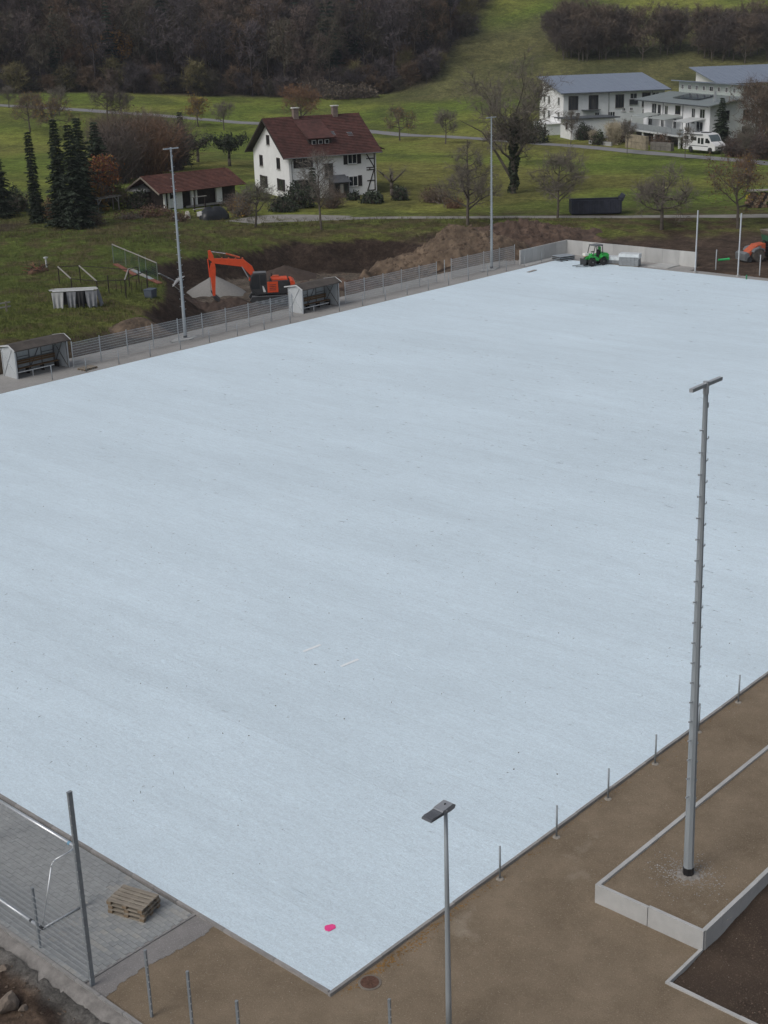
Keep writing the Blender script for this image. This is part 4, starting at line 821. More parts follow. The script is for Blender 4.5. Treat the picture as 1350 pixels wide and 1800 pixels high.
MB().prism([(-ov+.1,E_-.33), (-ov+.1,E_-.25), (.0,E_+.04), (0,E_-.12)], -.9, L+.6, 'x').prism([(W_+ov-.1,E_-.33), (W_+ov-.1,E_-.25), (W_,E_+.04), (W_,E_-.12)], -.9, L+.6, 'x').build('eaves', mDARKW, RF)
MB().prism([(-ov+.05,E_-.22), (W_/2,R_-.02), (W_+ov-.05,E_-.22), (W_+ov-.05,E_-.16), (W_/2,R_+.06), (-ov+.05,E_-.16)], -.93, -.02, 'x').build('verge_soffit', mDARKW, RF)
MB().tube((-.9,-ov-.05,E_-.26), (L+.6,-ov-.05,E_-.26), .07, .07, 8).tube((.35,-.12,E_-.8), (.35,-.12,0), .05, .05, 8).tube((.35,-ov,E_-.3), (.35,-.12,E_-.8), .05, .05, 8).build('gutter', mGREY, H_)
for x in (3.9, 9.8):
    c = MB().box((x, W_/2-.15, R_+.35), (.72,.72,1.9)).build('chimney', M('grey_brick_chimney', (.20,.16,.14), .9, 0, .25, 4), RF); MB().box((x, W_/2-.15, R_+1.36), (.95,.95,.12)).build('chimney_cap', M('pale_chimney_cap', (.6,.6,.58), .8), c)
# shed dormer
d = MB().box((5.3, 2.6, 7.15), (3.3,2.4,.95)).build('dormer', mDARKW, RF)
MB().prism([(1.05,7.62), (5.9,9.78), (5.9,9.92), (1.0,7.76)], 3.3, 7.3, 'x').build('dormer_roof', mTILE, d)
for k in range(3): o = MB().box((4.35+.95*k, 1.37, 7.2), (.62,.06,.6)).build('dormer_window', mWFW, d); MB().box((4.35+.95*k, 1.33, 7.2), (.48,.03,.46)).build('pane', mGLASS, o)
for (x, y) in ((7.9,3.2), (10.4,2.9), (3.9,5.3)):
    z = E_+sl_*y+.22; o = MB().box((0,0,0), (.75,.95,.07)).build('skylight', M('zinc_frame', (.30,.31,.32), .5, .3), RF, (x,y,z)); o.rotation_euler = (math.atan(sl_),0,0); MB().box((0,0,.03), (.58,.78,.03)).build('pane', glass('sky_glass', (.10,.13,.15), .05), o)
for (y, z, w, h, sh) in ((3.75,4.55,1.25,1.5,0), (10.2,4.5,1.25,1.5,0), (3.1,1.75,1.5,1.55,1), (9.6,1.7,1.5,1.55,1), (7.2,7.45,1.15,1.3,0)): window(H_, 'l', y, z, w, h, 0, mWFR, bool(sh))
for (x, z, w, h, sh) in ((2.05,4.85,1.5,1.4,1), (9.3,4.85,1.4,1.4,1), (2.05,1.85,1.5,1.4,1), (9.35,1.85,1.4,1.4,1), (5.75,3.5,1.25,1.9,0)): window(H_, 'f', x, z, w, h, 0, mWFR if x < 9 else mWFW, bool(sh), bars=1)
for a, b in (((12.62,.4),(12.62,5.6)), ((11.35,5.5),(12.55,3.55)), ((11.4,4.7),(12.6,4.7)), ((11.4,3.5),(12.6,3.5)), ((11.4,3.2),(12.6,3.2)), ((11.9,3.5),(11.9,3.2)), ((12.5,3.1),(11.5,.5)), ((11.45,1.75),(12.6,1.75)), ((11.4,.45),(12.6,.45))): MB().bar((a[0],-.02,a[1]), (b[0],-.02,b[1]), .14,.07,up=(0,1,0)).build('timber', mDARKW, H_)
p_ = MB().prism([(-1.9,0), (-1.9,2.05), (0,2.65), (0,0)], 5.7, 7.85, 'x').build('porch', M('porch_boards', (.06,.05,.045), .85, 0, .4, 3, stretch=(6,6,1)), H_); MB().prism([(-2.2,2.0), (-2.2,2.08), (0,2.85), (0,2.75)], 5.45, 8.1, 'x').build('porch_roof', M('porch_slate', (.075,.08,.09), .7, 0, .2, 3), p_)
for k in range(3): MB().box((6.1+.65*k,-1.92,1.2), (.45,.05,1.2)).build('porch_window', mGLASS if k != 1 else mWOODG, p_)
lt = MB().box((L+1.2, 7.6, 2.4), (2.4,5.0,5.2)).build('lean_to', mDARKW, H_); MB().prism([(L+3.4,5.35), (L+3.45,5.45), (L-.05,7.0), (L-.05,6.86)], 4.2, 11.6, 'y').build('lean_to_roof', mTILE, lt)
# --- outbuilding
a_, b_ = at(290, 369), at(391, 362); ang = math.atan2(b_[1]-a_[1], b_[0]-a_[0])
S_ = thing('outbuilding', 'low outbuilding with red tiled roof and open dark bays beside the farmhouse', 'shed', (a_[0], a_[1], gz(a_[0]+3, a_[1]+2)-.05), ang)
SL = math.hypot(b_[0]-a_[0], b_[1]-a_[1])*1.32; sw, se, sr = 6.6, 2.25, 3.95
MB().prism([(.9,0), (.9,se), (sw/2,sr-.3), (sw,se), (sw,0)], .5, SL, 'x').build('inner_wall', mDARKW, S_)
for ya in (-.7, sw+.7):
    mb = MB(); courses(mb, -1.1, SL+.7, (ya, se-.1), (sw/2, sr), 14); o = mb.build('roof', mTILE2, S_)
mb = MB()
for k in range(int((SL+1.8)/.42)): mb.lathe([(.09,0), (.12,.4)], 8, c=(-1.1+.42*k, sw/2, sr+.05), axis='x')
mb.build('ridge_tiles', mTILE2, S_)
for x in (-1.12,): MB().bar((x,-.7,se-.15), (x,sw/2,sr-.02), .06,.2).bar((x,sw+.7,se-.15), (x,sw/2,sr-.02), .06,.2).build('barge_board', mWOOD, S_)
for (x, w) in ((.12,.22), (.75,.16), (2.2,.9), (4.15,.35), (4.75,.2), (8.2,.85)): MB().box((x*SL/11.3+.1, .25, se/2), (w,.3,se)).build('white_pillar', mWHITE, S_)
MB().box((1.9,.4,.75), (1.6,.12,1.1)).build('low_wall', mWHITE, S_); window(S_, 'f', 2.0, 1.75, 1.1, .7, .3, mWFR)
MB().box((SL*.56,.12,.12), (SL*.55,.2,.24)).build('sill_beam', mWOODG, S_)
x, y, z = at(352, 372); t = thing('bar_frame', 'dark timber frame with a pale top rail in front of the outbuilding', 'frame', (x, y, z), ang)
for q in (-.8, .8): MB().box((q,0,.9), (.14,.14,1.8)).build('post', mDARKW, t)
MB().box((0,0,1.83), (2.1,.2,.08)).build('top_rail', mWOODG, t); MB().box((0,0,.35), (1.9,.5,.08)).build('shelf', mWOODG, t)
x, y, z = at(262, 360); t = thing('canopy_tent', 'faded white pavilion canopy at the gable end of the outbuilding', 'canopy', (x, y, z-.1), ang+.1)
mTENT = M('faded_canvas', (.46,.48,.48), .8, 0, .2, 1.5); V = [(0,0,2.95)]+[(q[0]*2.3,q[1]*1.8,2.15) for q in ((-1,-1),(1,-1),(1,1),(-1,1))]+[(q[0]*2.3,q[1]*1.8,1.95) for q in ((-1,-1),(1,-1),(1,1),(-1,1))]
MB().add(V, [(0,1,2),(0,2,3),(0,3,4),(0,4,1),(1,5,6,2),(2,6,7,3),(3,7,8,4),(4,8,5,1)]).build('canvas', mTENT, t)
for q in ((-1,-1),(1,-1),(1,1),(-1,1)): MB().tube((q[0]*2.2,q[1]*1.7,0), (q[0]*2.2,q[1]*1.7,2.1), .04).build('pole', mGALVD, t)
# tarpaulin-covered pile, bench, sack
def lump(name, px, py, a, b, h, mat, label, cat, seed, rz=0.0, parts=None):
    x, y, z = at(px, py); n = 22; u = np.linspace(0, 2*np.pi, n, endpoint=False); V = []; F = []
    rings = [(1.0,-.05), (.97,.35), (.8,.7), (.5,.95), (.15,1.0)]; q = np.random.default_rng(seed)
    for r, zz in rings:
        rr = r*(1+.13*np.sin(3*u+seed)+.07*np.sin(7*u+seed*2)+q.normal(0,.03,n)); V.append(np.stack([a*rr*np.cos(u), b*rr*np.sin(u), h*zz*(1+.12*np.sin(2*u+seed*3))], 1))
    V = np.concatenate(V+[np.array([[0,0,h*1.02]])]); 
    for i in range(len(rings)-1):
        for k in range(n): F.append((i*n+k, i*n+(k+1) % n, (i+1)*n+(k+1) % n, (i+1)*n+k))
    b0 = (len(rings)-1)*n
    for k in range(n): F.append((b0+k, b0+(k+1) % n, len(V)-1))
    mb = MB().add([tuple(v) for v in V], F); t = thing(name, label, cat, (x, y, z), rz); mb.build('cover', mat, t, smooth=True); return t
t = lump('covered_pile', 374, 385, 1.9, 1.3, 1.35, M('black_tarpaulin', (.02,.022,.025), .4, 0, .3, 2, .5, 3), 'heap under a black tarpaulin in front of the outbuilding', 'pile', 3, ang); MB().box((-1.2,.3,.75), (1.3,.7,.5), .3).build('white_sack', M('white_sack', (.5,.5,.5), .8), t)
lump('sack', 330, 384, .38, .3, .8, M('pale_sack', (.45,.43,.38), .8), 'pale sack standing in front of the outbuilding', 'sack', 5)
x, y, z = at(187, 372); t = thing('trellis_table', 'grey wooden pergola frame beside the orange tree', 'pergola', (x, y, z), .1)
for q in (-1.7, 1.7):
    for w in (-.5, .5): MB().bar((q,w,0), (q,w,1.7), .1).build('post', mWOODG, t)
MB().box((0,-.5,1.72), (4.6,.12,.1)).build('beam', mWOODG, t); MB().box((0,.5,1.72), (4.6,.12,.1)).build('beam', mWOODG, t)
for k in range(7): MB().box((-2+.66*k,0,1.8), (.1,1.5,.06)).build('rafter', mWOODG, t)
for s in (-1, 1): MB().bar((s*1.7,-.5,1.0), (s*1.1,-.5,1.65), .08).build('brace', mWOODG, t)

# --- apartment blocks
mZINC = M('blue_grey_metal_roof', (.235,.275,.345), .5, .25, .06, .6); mGW = M('pale_grey_shaded_render', (.60,.63,.64), .85, 0, .06, 1.0, var2=.05); mDKR = M('dark_roof_edge', (.075,.085,.095), .6)  # the grey render also paints shade onto the less lit walls of white blocks
def mono_roof(parent, x0, x1, ya, za, yb, zb, mat=mZINC, th=.16, seams=22):
    o = MB().prism([(ya,za), (yb,zb), (yb,zb+th), (ya,za+th)], x0, x1, 'x').build('roof', mat, parent); mb = MB()
    for k in range(seams+1): x = x0+.05+(x1-x0-.1)*k/seams; mb.bar((x,ya,za+th+.02), (x,yb,zb+th+.02), .03,.05)
    mb.build('standing_seams', mat, o)
    MB().span((x0-.03,ya-.12,za-.06), (x1+.03,ya-.003,za+th*.8)).build('gutter', mDKR, o); return o
ax, ay, az = at(990, 238.5, 1.0); az = gz(ax+8, ay+3)
A = thing('apartment_block', 'white apartment block with blue grey mono-pitch roof and tall dark windows', 'building', (ax, ay, az), math.radians(-36))
MB().prism([(0,-1.5), (0,7.9), (13.2,10.2), (13.2,-1.5)], 0, 21.2, 'x').build('wall', mGW, A)
MB().prism([(-.02,-1.0), (-.02,7.85), (13.15,10.15), (13.15,-1.0)], -.06, -.003, 'x').build('lit_gable_wall', mWHITE, A)  # whiter skin: the brighter light on the gable is put into its colour
mono_roof(A, -.9, 22.1, -1.1, 7.75, 14.6, 10.5)
ex_ = MB().prism([(13.2,-1), (13.2,8.2), (18.2,7.4), (18.2,-1)], 1.0, 12, 'x').build('rear_wing', mWHITE, A); MB().prism([(13.0,8.3), (13.0,8.45), (19.2,7.4), (19.2,7.25)], .2, 12.5, 'x').build('wing_roof', mDKR, ex_)
MB().box((2.2,18.6,8.2), (.25,.25,3.0)).build('vent_pipe', mWFW, ex_)
for (y, z) in ((2.7,6.2), (8.8,6.2), (2.7,3.4), (8.8,3.4), (11.8,6.4), (11.8,3.2)): window(A, 'l', y, z, 1.3, 1.6, -.06, mWFW)
for (y, w) in ((15.5,1.2), (14.3,1.0)): window(A, 'l', y, 6.2 if w > 1.1 else 3.0, w, 1.5, 1.0, mWFW)
for (x, w, h, z) in ((2.0,2.0,2.7,5.9), (6.2,2.0,2.7,5.9), (11.7,1.8,2.6,5.9), (17.3,1.8,2.7,6.0), (19.3,1.5,1.3,6.7), (14.6,1.5,1.1,6.8), (12.6,.7,.7,4.3), (14.2,.7,.7,4.3), (10.0,1.6,1.6,3.2), (17.0,1.0,1.3,3.6), (3.0,.9,1.0,3.6), (7.0,1.0,1.0,3.5)): window(A, 'f', x, z, w, h, 0, mWFR if h > 2 else mWFW, bars=2 if w > 1.5 else 1)
o = MB().box((14.6,-.12,5.6), (1.7,.2,1.1)).build('balcony', mGREY, A); MB().box((14.6,-.26,5.7), (1.7,.06,.9)).build('balcony_panel', mGLASS, o)
for x in (9.4, 18.6): MB().tube((x,-.08,7.7), (x,-.08,0), .06).build('downpipe', mGREY, A)
MB().box((5.5,-.7,4.5), (3.6,1.4,.14)).build('canopy', mDKR, A)
pt = MB().box((-1.6,5.0,.5), (3.0,9.0,3.0)).build('entrance_annexe', mGW, A); MB().box((-1.6,5.0,2.06), (3.6,9.6,.12)).build('annexe_roof', mWFW, pt)
for (y, w, h, z) in ((2.0,1.1,1.9,.6), (4.4,1.5,.9,1.0), (6.6,1.5,.9,1.0)): window(pt, 'l', y, z, w, h, -3.1, mWFR)
# garage
gx0, gy0, g0 = at(1006, 246, 1.0); g0 = gz(gx0+3, gy0)
G = thing('garage', 'flat roofed white garage block in front of the apartment block', 'garage', (gx0, gy0, g0), math.radians(-33))
MB().span((0,0,-1), (8.6,6,3.7)).build('wall', mGW, G); MB().span((-.06,-.02,-1), (-.003,6,3.69)).build('side_wall', mWHITE, G); MB().span((-1.2,-.4,3.72), (9.6,6.5,3.9)).build('roof', mDKR, G); MB().span((-1.24,-.44,3.80), (9.64,-.402,3.95)).build('parapet', mDKR, G)  # white side against grey front: lit and shaded sides painted by colour
window(G, 'l', 2.8, 2.4, .9, 1.3, -.06, mWFR); window(G, 'f', 8.0, 2.5, .7, .8, 0, mWFW)
# block B along the lane
bx, by = XY(272, 51.8); bz = gz(bx, by); x2, y2 = XY(247, 58.6); angB = math.atan2(y2-by, x2-bx); LB = math.hypot(x2-bx, y2-by)
B_ = thing('apartment_block', 'white terraced block with solar panels and clerestory above the camper van', 'building', (bx, by, bz), angB)
MB().prism([(0,-1), (0,7.2), (11,8.6), (11,-1)], 0, LB, 'x').build('wall', mWHITE, B_)
MB().prism([(-.02,-1), (-.02,7.15), (10.9,8.5), (10.9,-1)], LB+.003, LB+.05, 'x').build('shaded_end_wall', mGW, B_)  # same white block; the shade on this end is painted with greyer render
mono_roof(B_, -1.4, LB+1.4, -1.2, 7.05, 6.2, 8.25, M('grey_green_metal_roof', (.25,.285,.29), .5, .2, .06, .6), seams=26)
up_ = MB().prism([(6.2,8.0), (6.2,10.3), (12.5,9.6), (12.5,8.0)], 2.0, LB-.5, 'x').build('clerestory', M('pale_green_boards', (.45,.50,.48), .8, 0, .1, 1, stretch=(8,1,1)), B_)
for k in range(34): put('batten', MB().box((0,0,0), (.08,.06,2.1)).mesh('batten', mWFW) if k == 0 else bpy.data.meshes['batten'], up_, (2.3+k*(LB-3)/34, 6.18, 9.2))
MB().prism([(5.2,10.38), (5.2,10.58), (13.5,9.75), (13.5,9.55)], .6, LB+.6, 'x').build('clerestory_roof', mZINC, up_)
for k, w in enumerate((.9,1.2,.9,.9,1.4,.9,.9,.9)): window(up_, 'f', 3.6+k*(LB-6.5)/7, 9.35, w, .9, 6.14, mWFW, sill=False)
for k in range(6): o = MB().prism([(1.5,7.79), (4.8,8.34), (4.8,8.42), (1.5,7.87)], LB*.34+1.65*k, LB*.34+1.65*k+1.58, 'x').build('solar_panel', glass('solar_glass', (.03,.04,.06), .15), B_)
for (x, w, h, z) in ((4.5,2.0,1.9,5.7), (9.5,1.3,2.4,5.3), (14.0,2.0,1.5,5.9), (20.0,1.3,2.6,5.2), (23.3,1.9,1.6,5.7), (6.6,1.1,2.3,5.3), (3.0,1.6,2.0,3.4), (8.0,1.2,2.0,3.4), (13.0,1.2,2.0,3.4), (18.0,1.4,2.0,3.4), (22.5,2.4,1.9,3.4)): window(B_, 'f', x*LB/26, z, w, h, 0, mWFW if x not in (14.0, 6.6) else mWFR, bars=1)
for x in (8.2, 16.0): MB().tube((x,-.08,7.0), (x,-.08,2.7), .06).build('downpipe', mGREY, B_)
for (y, z, w) in ((3,5.4,1.4), (7,5.4,1.2), (3,2.6,1.4), (7,2.6,1.4)): window(B_, 'r', y, z, w, 1.7, LB+.05, mWFR)
MB().box((24.5*LB/26,1.6,8.6), (.35,.35,1.8)).build('flue', mALU, B_)
de = MB().box((LB/2,-2.6,2.2), (LB+2,5.2,.3)).build('terrace', mGW, B_)
for k in range(12): o = MB().box((.0+k*(LB+1)/12+.6,-5.15,2.95), ((LB+1)/12-.08,.06,1.05)).build('railing_panel', M('frosted_panel', (.28,.31,.33), .4, 0, .1, 2), de)
for k in range(6): MB().box((.5+k*LB/5.4,-4.9,.8), (.3,.3,2.9)).build('terrace_column', mGW, de)
MB().box((LB/2,-1.2,.9), (LB,.3,2.6)).build('basement_wall', mDKR, de)
for (x0, x1) in ((2,7.5), (9,16), (19,24.5)):
    o = MB().prism([(-3.6,4.35), (-3.6,4.43), (0,4.95), (0,4.85)], x0, x1, 'x').build('awning_roof', M('awning_grey', (.33,.36,.35), .5, 0, .1, 1) if x0 != 19 else mTENT, de)
    for x in (x0+.1, x1-.1): MB().box((x,-3.5,3.35), (.1,.1,2.0)).build('awning_post', mWFW, o)
# block C behind
cx_, cy_ = XY(303, 74.0); cz_ = gz(cx_, cy_)
C_ = thing('apartment_block', 'pale block with blue grey roof behind the terraced block at the slope', 'building', (cx_, cy_, cz_), math.radians(-36))
MB().prism([(0,-2), (0,7.6), (13,10.2), (13,-2)], 0, 22, 'x').build('wall', mGW, C_); MB().prism([(-.02,-1.5), (-.02,7.55), (12.95,10.1), (12.95,-1.5)], -.06, -.003, 'x').build('lit_gable_wall', mWHITE, C_); mono_roof(C_, -1.2, 23, -1.1, 7.5, 14.4, 10.55)  # gable painted whiter than the front to show the light from the left
for x in (2, 6, 11, 15, 19): window(C_, 'f', x, 5.6, 1.8, 2.4, 0, mWFR, bars=1); window(C_, 'f', x, 2.2, 1.8, 1.8, 0, mWFR, bars=1)
for y in (3, 8): window(C_, 'l', y, 6, 1.2, 1.5, -.06, mWFW)
# garden walls by the lane
def wall_run(name, pts, h, th, mat, label, bl=.7, cat='wall'):
    P = [at(*q) for q in pts]; t = thing(name, label, cat, P[0])
    for (a, b) in zip(P[:-1], P[1:]):
        l = math.hypot(b[0]-a[0], b[1]-a[1]); n = max(1, int(l/bl)); an = math.atan2(b[1]-a[1], b[0]-a[0])
        for r in range(2):
            for k in range(n):
                f = (k+.5)/n; x, y = a[0]+(b[0]-a[0])*f, a[1]+(b[1]-a[1])*f; zz = gz(x, y)
                MB().box((x-P[0][0], y-P[0][1], zz-P[0][2]+h*(.22+.5*r)), (l/n-.05, th*r_.uniform(.85,1.1), h*.5-.04), an).build('stone_block', mat, t)
    return t
mSTW = M('ochre_rubble_stone', (.27,.235,.17), .95, 0, .3, 1.5, .6, 6)
wall_run('stone_wall', [(1101, 259), (1137, 264)], 2.4, .6, mSTW, 'ochre natural stone wall beside the lane below the terraced block', 1.1)
wall_run('stone_wall', [(1145, 263), (1182, 266)], 1.4, .7, M('grey_rubble_stone', (.16,.15,.135), .95, 0, .3, 1.5, .6, 6), 'grey boulder wall beside the lane behind the camper van', 1.2)
wall_run('stone_wall', [(1036, 253), (1075, 257)], .7, .4, mCONC, 'low pale kerb wall below the shrubs in front of the garage', 1.6)
x, y, z = at(1085, 240); t = thing('water_tank', 'white round garden tank between the garage and the terrace', 'tank', (x, y, z+1.2), -.5)
MB().lathe([(.6,-1.4), (.95,-1.3), (1.0,-.2), (1.0,1.3), (.6,1.5)], 16, axis='x').build('shell', M('white_tank', (.66,.67,.68), .5, 0, .08, 2), t); MB().box((0,0,-1.1), (2.2,1.4,.5)).build('cradle', mGREY, t); MB().lathe([(.25,0), (.25,.2)], 12, c=(0,0,.95)).build('lid', mWFW, t)

# --- camper van
def camper(loc, rz, label):
    t = thing('camper_van', label, 'camper van', loc, rz); mV = M('white_vehicle_paint', (.72,.73,.74), .35, 0, .04, 1, spec=.5)
    b = MB().prism([(-3.5,.55), (-3.5,2.75), (-3.35,2.88), (1.1,2.9), (1.75,2.75), (2.15,2.35), (2.5,1.75), (3.25,1.38), (3.5,1.1), (3.5,.45), (2.9,.38), (-3.3,.4)], -1.12, 1.12, 'y').build('body', mV, t)
    for s in (-1, 1):
        y = s*1.123
        MB().prism([(1.35,1.5), (1.4,2.15), (1.85,2.2), (2.35,1.75), (2.35,1.5)], y-.012, y+.012, 'y').build('cab_window', mGLASS, b)
        for (x0, x1, z0, z1) in ((.45,1.0,1.3,2.2), (-.25,.25,1.35,2.2), (-1.75,-.55,1.75,2.3), (-3.1,-2.3,1.85,2.4)): MB().span((x0,y-.012,z0), (x1,y+.012,z1)).build('side_window', mGLASS, b)
        MB().span((-3.3,y-.01,.95), (2.0,y+.01,1.06)).build('stripe', mGREY, b); MB().span((-3.2,s*1.10,2.6), (.8,s*1.24,2.76)).build('awning_case', mGREY, b)
        for x in (2.45, -1.75):
            MB().prism([(x-.48,.36), (x-.42,.72), (x-.2,.88), (x+.2,.88), (x+.42,.72), (x+.48,.36)], y-.02, y+.02, 'y').build('wheel_arch', mDK, b)
            wheel(t, (x, s*1.0, .34), .34, .24, M('alloy_rim', (.4,.41,.42), .4, .4), lugs=0)
        MB().box((2.05,s*1.3,1.75), (.12,.2,.32)).build('mirror', mBLACK, b); MB().box((3.42,s*.78,.98), (.16,.36,.22)).build('headlight', M('headlamp_glass', (.6,.62,.62), .1), b)
    MB().prism([(1.86,2.68), (2.22,2.3), (2.56,1.76), (2.52,1.70), (2.16,2.28), (1.8,2.66)], -.98, .98, 'y').build('windscreen', glass('van_glass', (.10,.13,.14), .05), b)
    MB().box((3.5,0,.82), (.06,1.1,.26)).build('grille', mBLACK, b); MB().box((3.5,0,.5), (.1,2.0,.16)).build('bumper', mGREY, b); MB().box((.3,0,2.95), (1.3,1.0,.1)).build('roof_hatch', mDK, b); MB().box((-1.8,0,2.94), (.9,.7,.1)).build('roof_hatch', mGREY, b)
    return t
vr, vf = at(1211, 266), at(1264, 272); camper(((vr[0]+vf[0])/2, (vr[1]+vf[1])/2, gz((vr[0]+vf[0])/2, (vr[1]+vf[1])/2)+.12), math.atan2(vf[1]-vr[1], vf[0]-vr[0])+.12, 'white camper van parked on the lane below the terraced block').scale = (1.1, 1.1, 1.1)

# --- roll-off container, log stack
x, y, z = at(1046, 376); t = thing('roll_off_container', 'dark blue open roll-off container beside the gravel path', 'container', (x, y, z+.02), math.radians(-47.5))
mSKP = M('dark_blue_skip', (.032,.037,.055), .6, 0, .3, 1.5)
MB().box((0,0,.22), (5.9,2.3,.12)).build('floor', mSKP, t)
for s in (-1, 1):
    MB().box((0,s*1.15,.92), (5.9,.06,1.4)).build('side_wall', mSKP, t); MB().box((0,s*1.15,1.66), (6.0,.14,.12)).build('top_rail', mSKP, t)
    for k in range(10): MB().box((-2.75+.61*k,s*1.21,.9), (.1,.08,1.35)).build('rib', mSKP, t)
MB().box((-2.95,0,.95), (.06,2.3,1.5)).build('tail_door', mSKP, t); MB().box((2.95,0,1.1), (.06,2.3,1.7)).build('front_wall', mSKP, t); MB().prism([(2.9,1.6), (3.25,2.25), (3.4,2.25), (3.1,1.5)], -1.1, 1.1, 'y').build('hook_frame', mSKP, t)
MB().box((0,0,1.05), (5.6,2.15,.2)).build('load', M('skip_rubble', (.16,.14,.12), .95, 0, .4, 2, .6, 6), t)
for s in (-.6, .6): MB().box((0,s,.1), (5.8,.16,.16)).build('skid_rail', mDK, t)
x, y, z = at(1333, 365); t = thing('log_stack', 'stack of split logs under boards behind the autumn tree', 'log pile', (x, y, z), -.75)
mLOG = M('cut_log', (.20,.13,.085), .9, 0, .4, 3); mLOG2 = M('split_log', (.30,.23,.16), .9, 0, .3, 3); lgm = [MB().lathe([(.2,-.5), (.2,.5)], 7, axis='y').mesh('log', mm) for mm in (mLOG, mLOG2, mDARKW)]
for r in range(5):
    for k in range(9-r):
        if (r*5+k) % 11: put('log', lgm[(r*3+k*2) % 3], t, (-1.6+.40*k+.2*r, r_.uniform(-.1,.1), .2+.36*r), (0, r_.uniform(0,3), 0))
MB().box((.1,0,2.05), (3.4,1.3,.1)).build('cover_board', mWOODG, t)
x, y, z = at(1317, 362); t = thing('warning_sign', 'yellow and black round sign beside the log stack', 'sign', (x, y, z), -.9)
MB().box((0,0,.4), (.08,.08,1.2)).build('stake', mWOODG, t); MB().lathe([(.5,-.03), (.5,.03)], 20, axis='y', c=(0,-.07,1.0)).build('disc', M('sign_yellow', (.72,.56,.03), .5), t); MB().prism([(-.02,.65), (.1,.65), (.1,1.35), (-.02,1.35)], -.13, -.105, 'y').build('black_mark', mBLACK, t)

# ------------------------------------------------------------------ garden by the left bank
x0, y0, _ = at(133, 538); t = thing('garden_table', 'grey board table with tattered tarpaulins hanging round it in the garden', 'table', (x0, y0, gz(x0, y0)), math.radians(-40))
mTARP = M('grey_tarpaulin', (.21,.22,.24), .6, 0, .3, 1.5, .5, 4); mTARP2 = M('white_tarpaulin', (.37,.38,.38), .6, 0, .2, 1.5, .5, 4)
for a in (-1.5, -.5, .5, 1.5):
    for b in (-.55, .55): MB().bar((a,b,0), (a,b,1.35), .07).build('leg', mDARKW, t)
for k in range(6): MB().box((r_.uniform(-.15,.15),-.65+.26*k,1.4+r_.uniform(0,.05)), (3.7+r_.uniform(-.3,.4),.22,.05), r_.uniform(-.03,.03)).build('top_board', mWOODG if k % 2 else mTRIM, t)
def sheet(w, h, seed):
    q = np.random.default_rng(seed); n, m = 14, 8; mb = MB()
    for j in range(m+1):
        for i in range(n+1):
            u, v = i/n, j/m; mb.v.append(((u-.5)*w*(1-.25*v*abs(math.sin(seed))), -.10*math.sin(u*14+seed)*v-.25*v*(1 if seed % 2 else .4), h*(1-v)+(.08*math.sin(u*9+seed*2))*v))
    for j in range(m):
        for i in range(n): a = j*(n+1)+i; mb.f.append((a, a+1, a+n+2, a+n+1))
    return mb
for k, (a, w, mt) in enumerate(((-1.35,1.0,mTARP2), (-.2,.8,mTARP), (.55,.6,mBLACK), (1.45,1.0,mTARP))): sheet(w, 1.35, k+1).build('tarpaulin', mt, t, (a,-.72,0))
o = sheet(1.2, 1.3, 7).build('tarpaulin', mTARP, t, (1.95,-.1,0)); o.rotation_euler = (0,0,1.4)
MB().box((0,.6,.6), (3.4,.08,1.1)).build('back_panel', mBLACK, t)
# bean frame: posts, rails and tilted rafters
fx0 = at(203, 525); t = thing('bean_frame', 'dark timber bean frame with pale cross bars behind the garden table', 'frame', (fx0[0], fx0[1], gz(fx0[0], fx0[1])), 0)
def gp(px, py, h=0):
    x, y, z = at(px, py); return (x-fx0[0], y-fx0[1], z-t.location.z+h)
row = [(105, 500), (128, 522), (142, 498), (173, 527), (192, 517), (222, 525), (228, 505), (245, 500), (260, 507)]; tops = []
for k, q in enumerate(row): b = gp(*q); MB().bar((b[0],b[1],b[2]-.1), (b[0],b[1],b[2]+1.65), .07).build('post', mDARKW, t); tops.append((b[0],b[1],b[2]+1.62))
for a, b in ((1,3), (3,5), (5,8), (0,2), (2,6), (6,7)): MB().bar(tops[a], tops[b], .06).build('rail', mDARKW, t)
for a, b in ((0,1), (2,3), (6,5)): MB().bar(tops[a], tops[b], .09).build('cross_bar', mWOODG, t)
for k in range(7): b = gp(205+9*k, 512+3*(k % 2)); MB().bar((b[0],b[1],b[2]-.05), (b[0],b[1],b[2]+1.1), .035).build('bean_pole', mDARKW, t)
# green net fence and planks
P = [at(200, 462), at(222, 470), at(246, 480), at(258, 485), at(278, 497)]; t = thing('net_fence', 'green net fence with a pale top rail in the garden', 'fence', P[0]); o0 = P[0]
for q in P: MB().bar((q[0]-o0[0],q[1]-o0[1],q[2]-o0[2]-.1), (q[0]-o0[0],q[1]-o0[1],q[2]-o0[2]+1.85), .06).build('post', M('grey_green_post', (.16,.20,.17), .8), t)
MB().bar((0,0,1.85), (P[-1][0]-o0[0],P[-1][1]-o0[1],P[-1][2]-o0[2]+1.85), .08).build('top_rail', mWOODG, t)
mNET = M('green_net', (.03,.12,.075), .8)
for a, b in zip(P[:-1], P[1:]):
    mb = MB(); n = 9
    for k in range(n+1): f = k/n; q = [a[i]+(b[i]-a[i])*f-o0[i] for i in range(3)]; mb.bar((q[0],q[1],q[2]), (q[0],q[1],q[2]+1.8), .012)
    for k in range(9): h = .1+k*.2; mb.bar((a[0]-o0[0],a[1]-o0[1],a[2]-o0[2]+h), (b[0]-o0[0],b[1]-o0[1],b[2]-o0[2]+h), .012)
    mb.build('net', mNET, t)
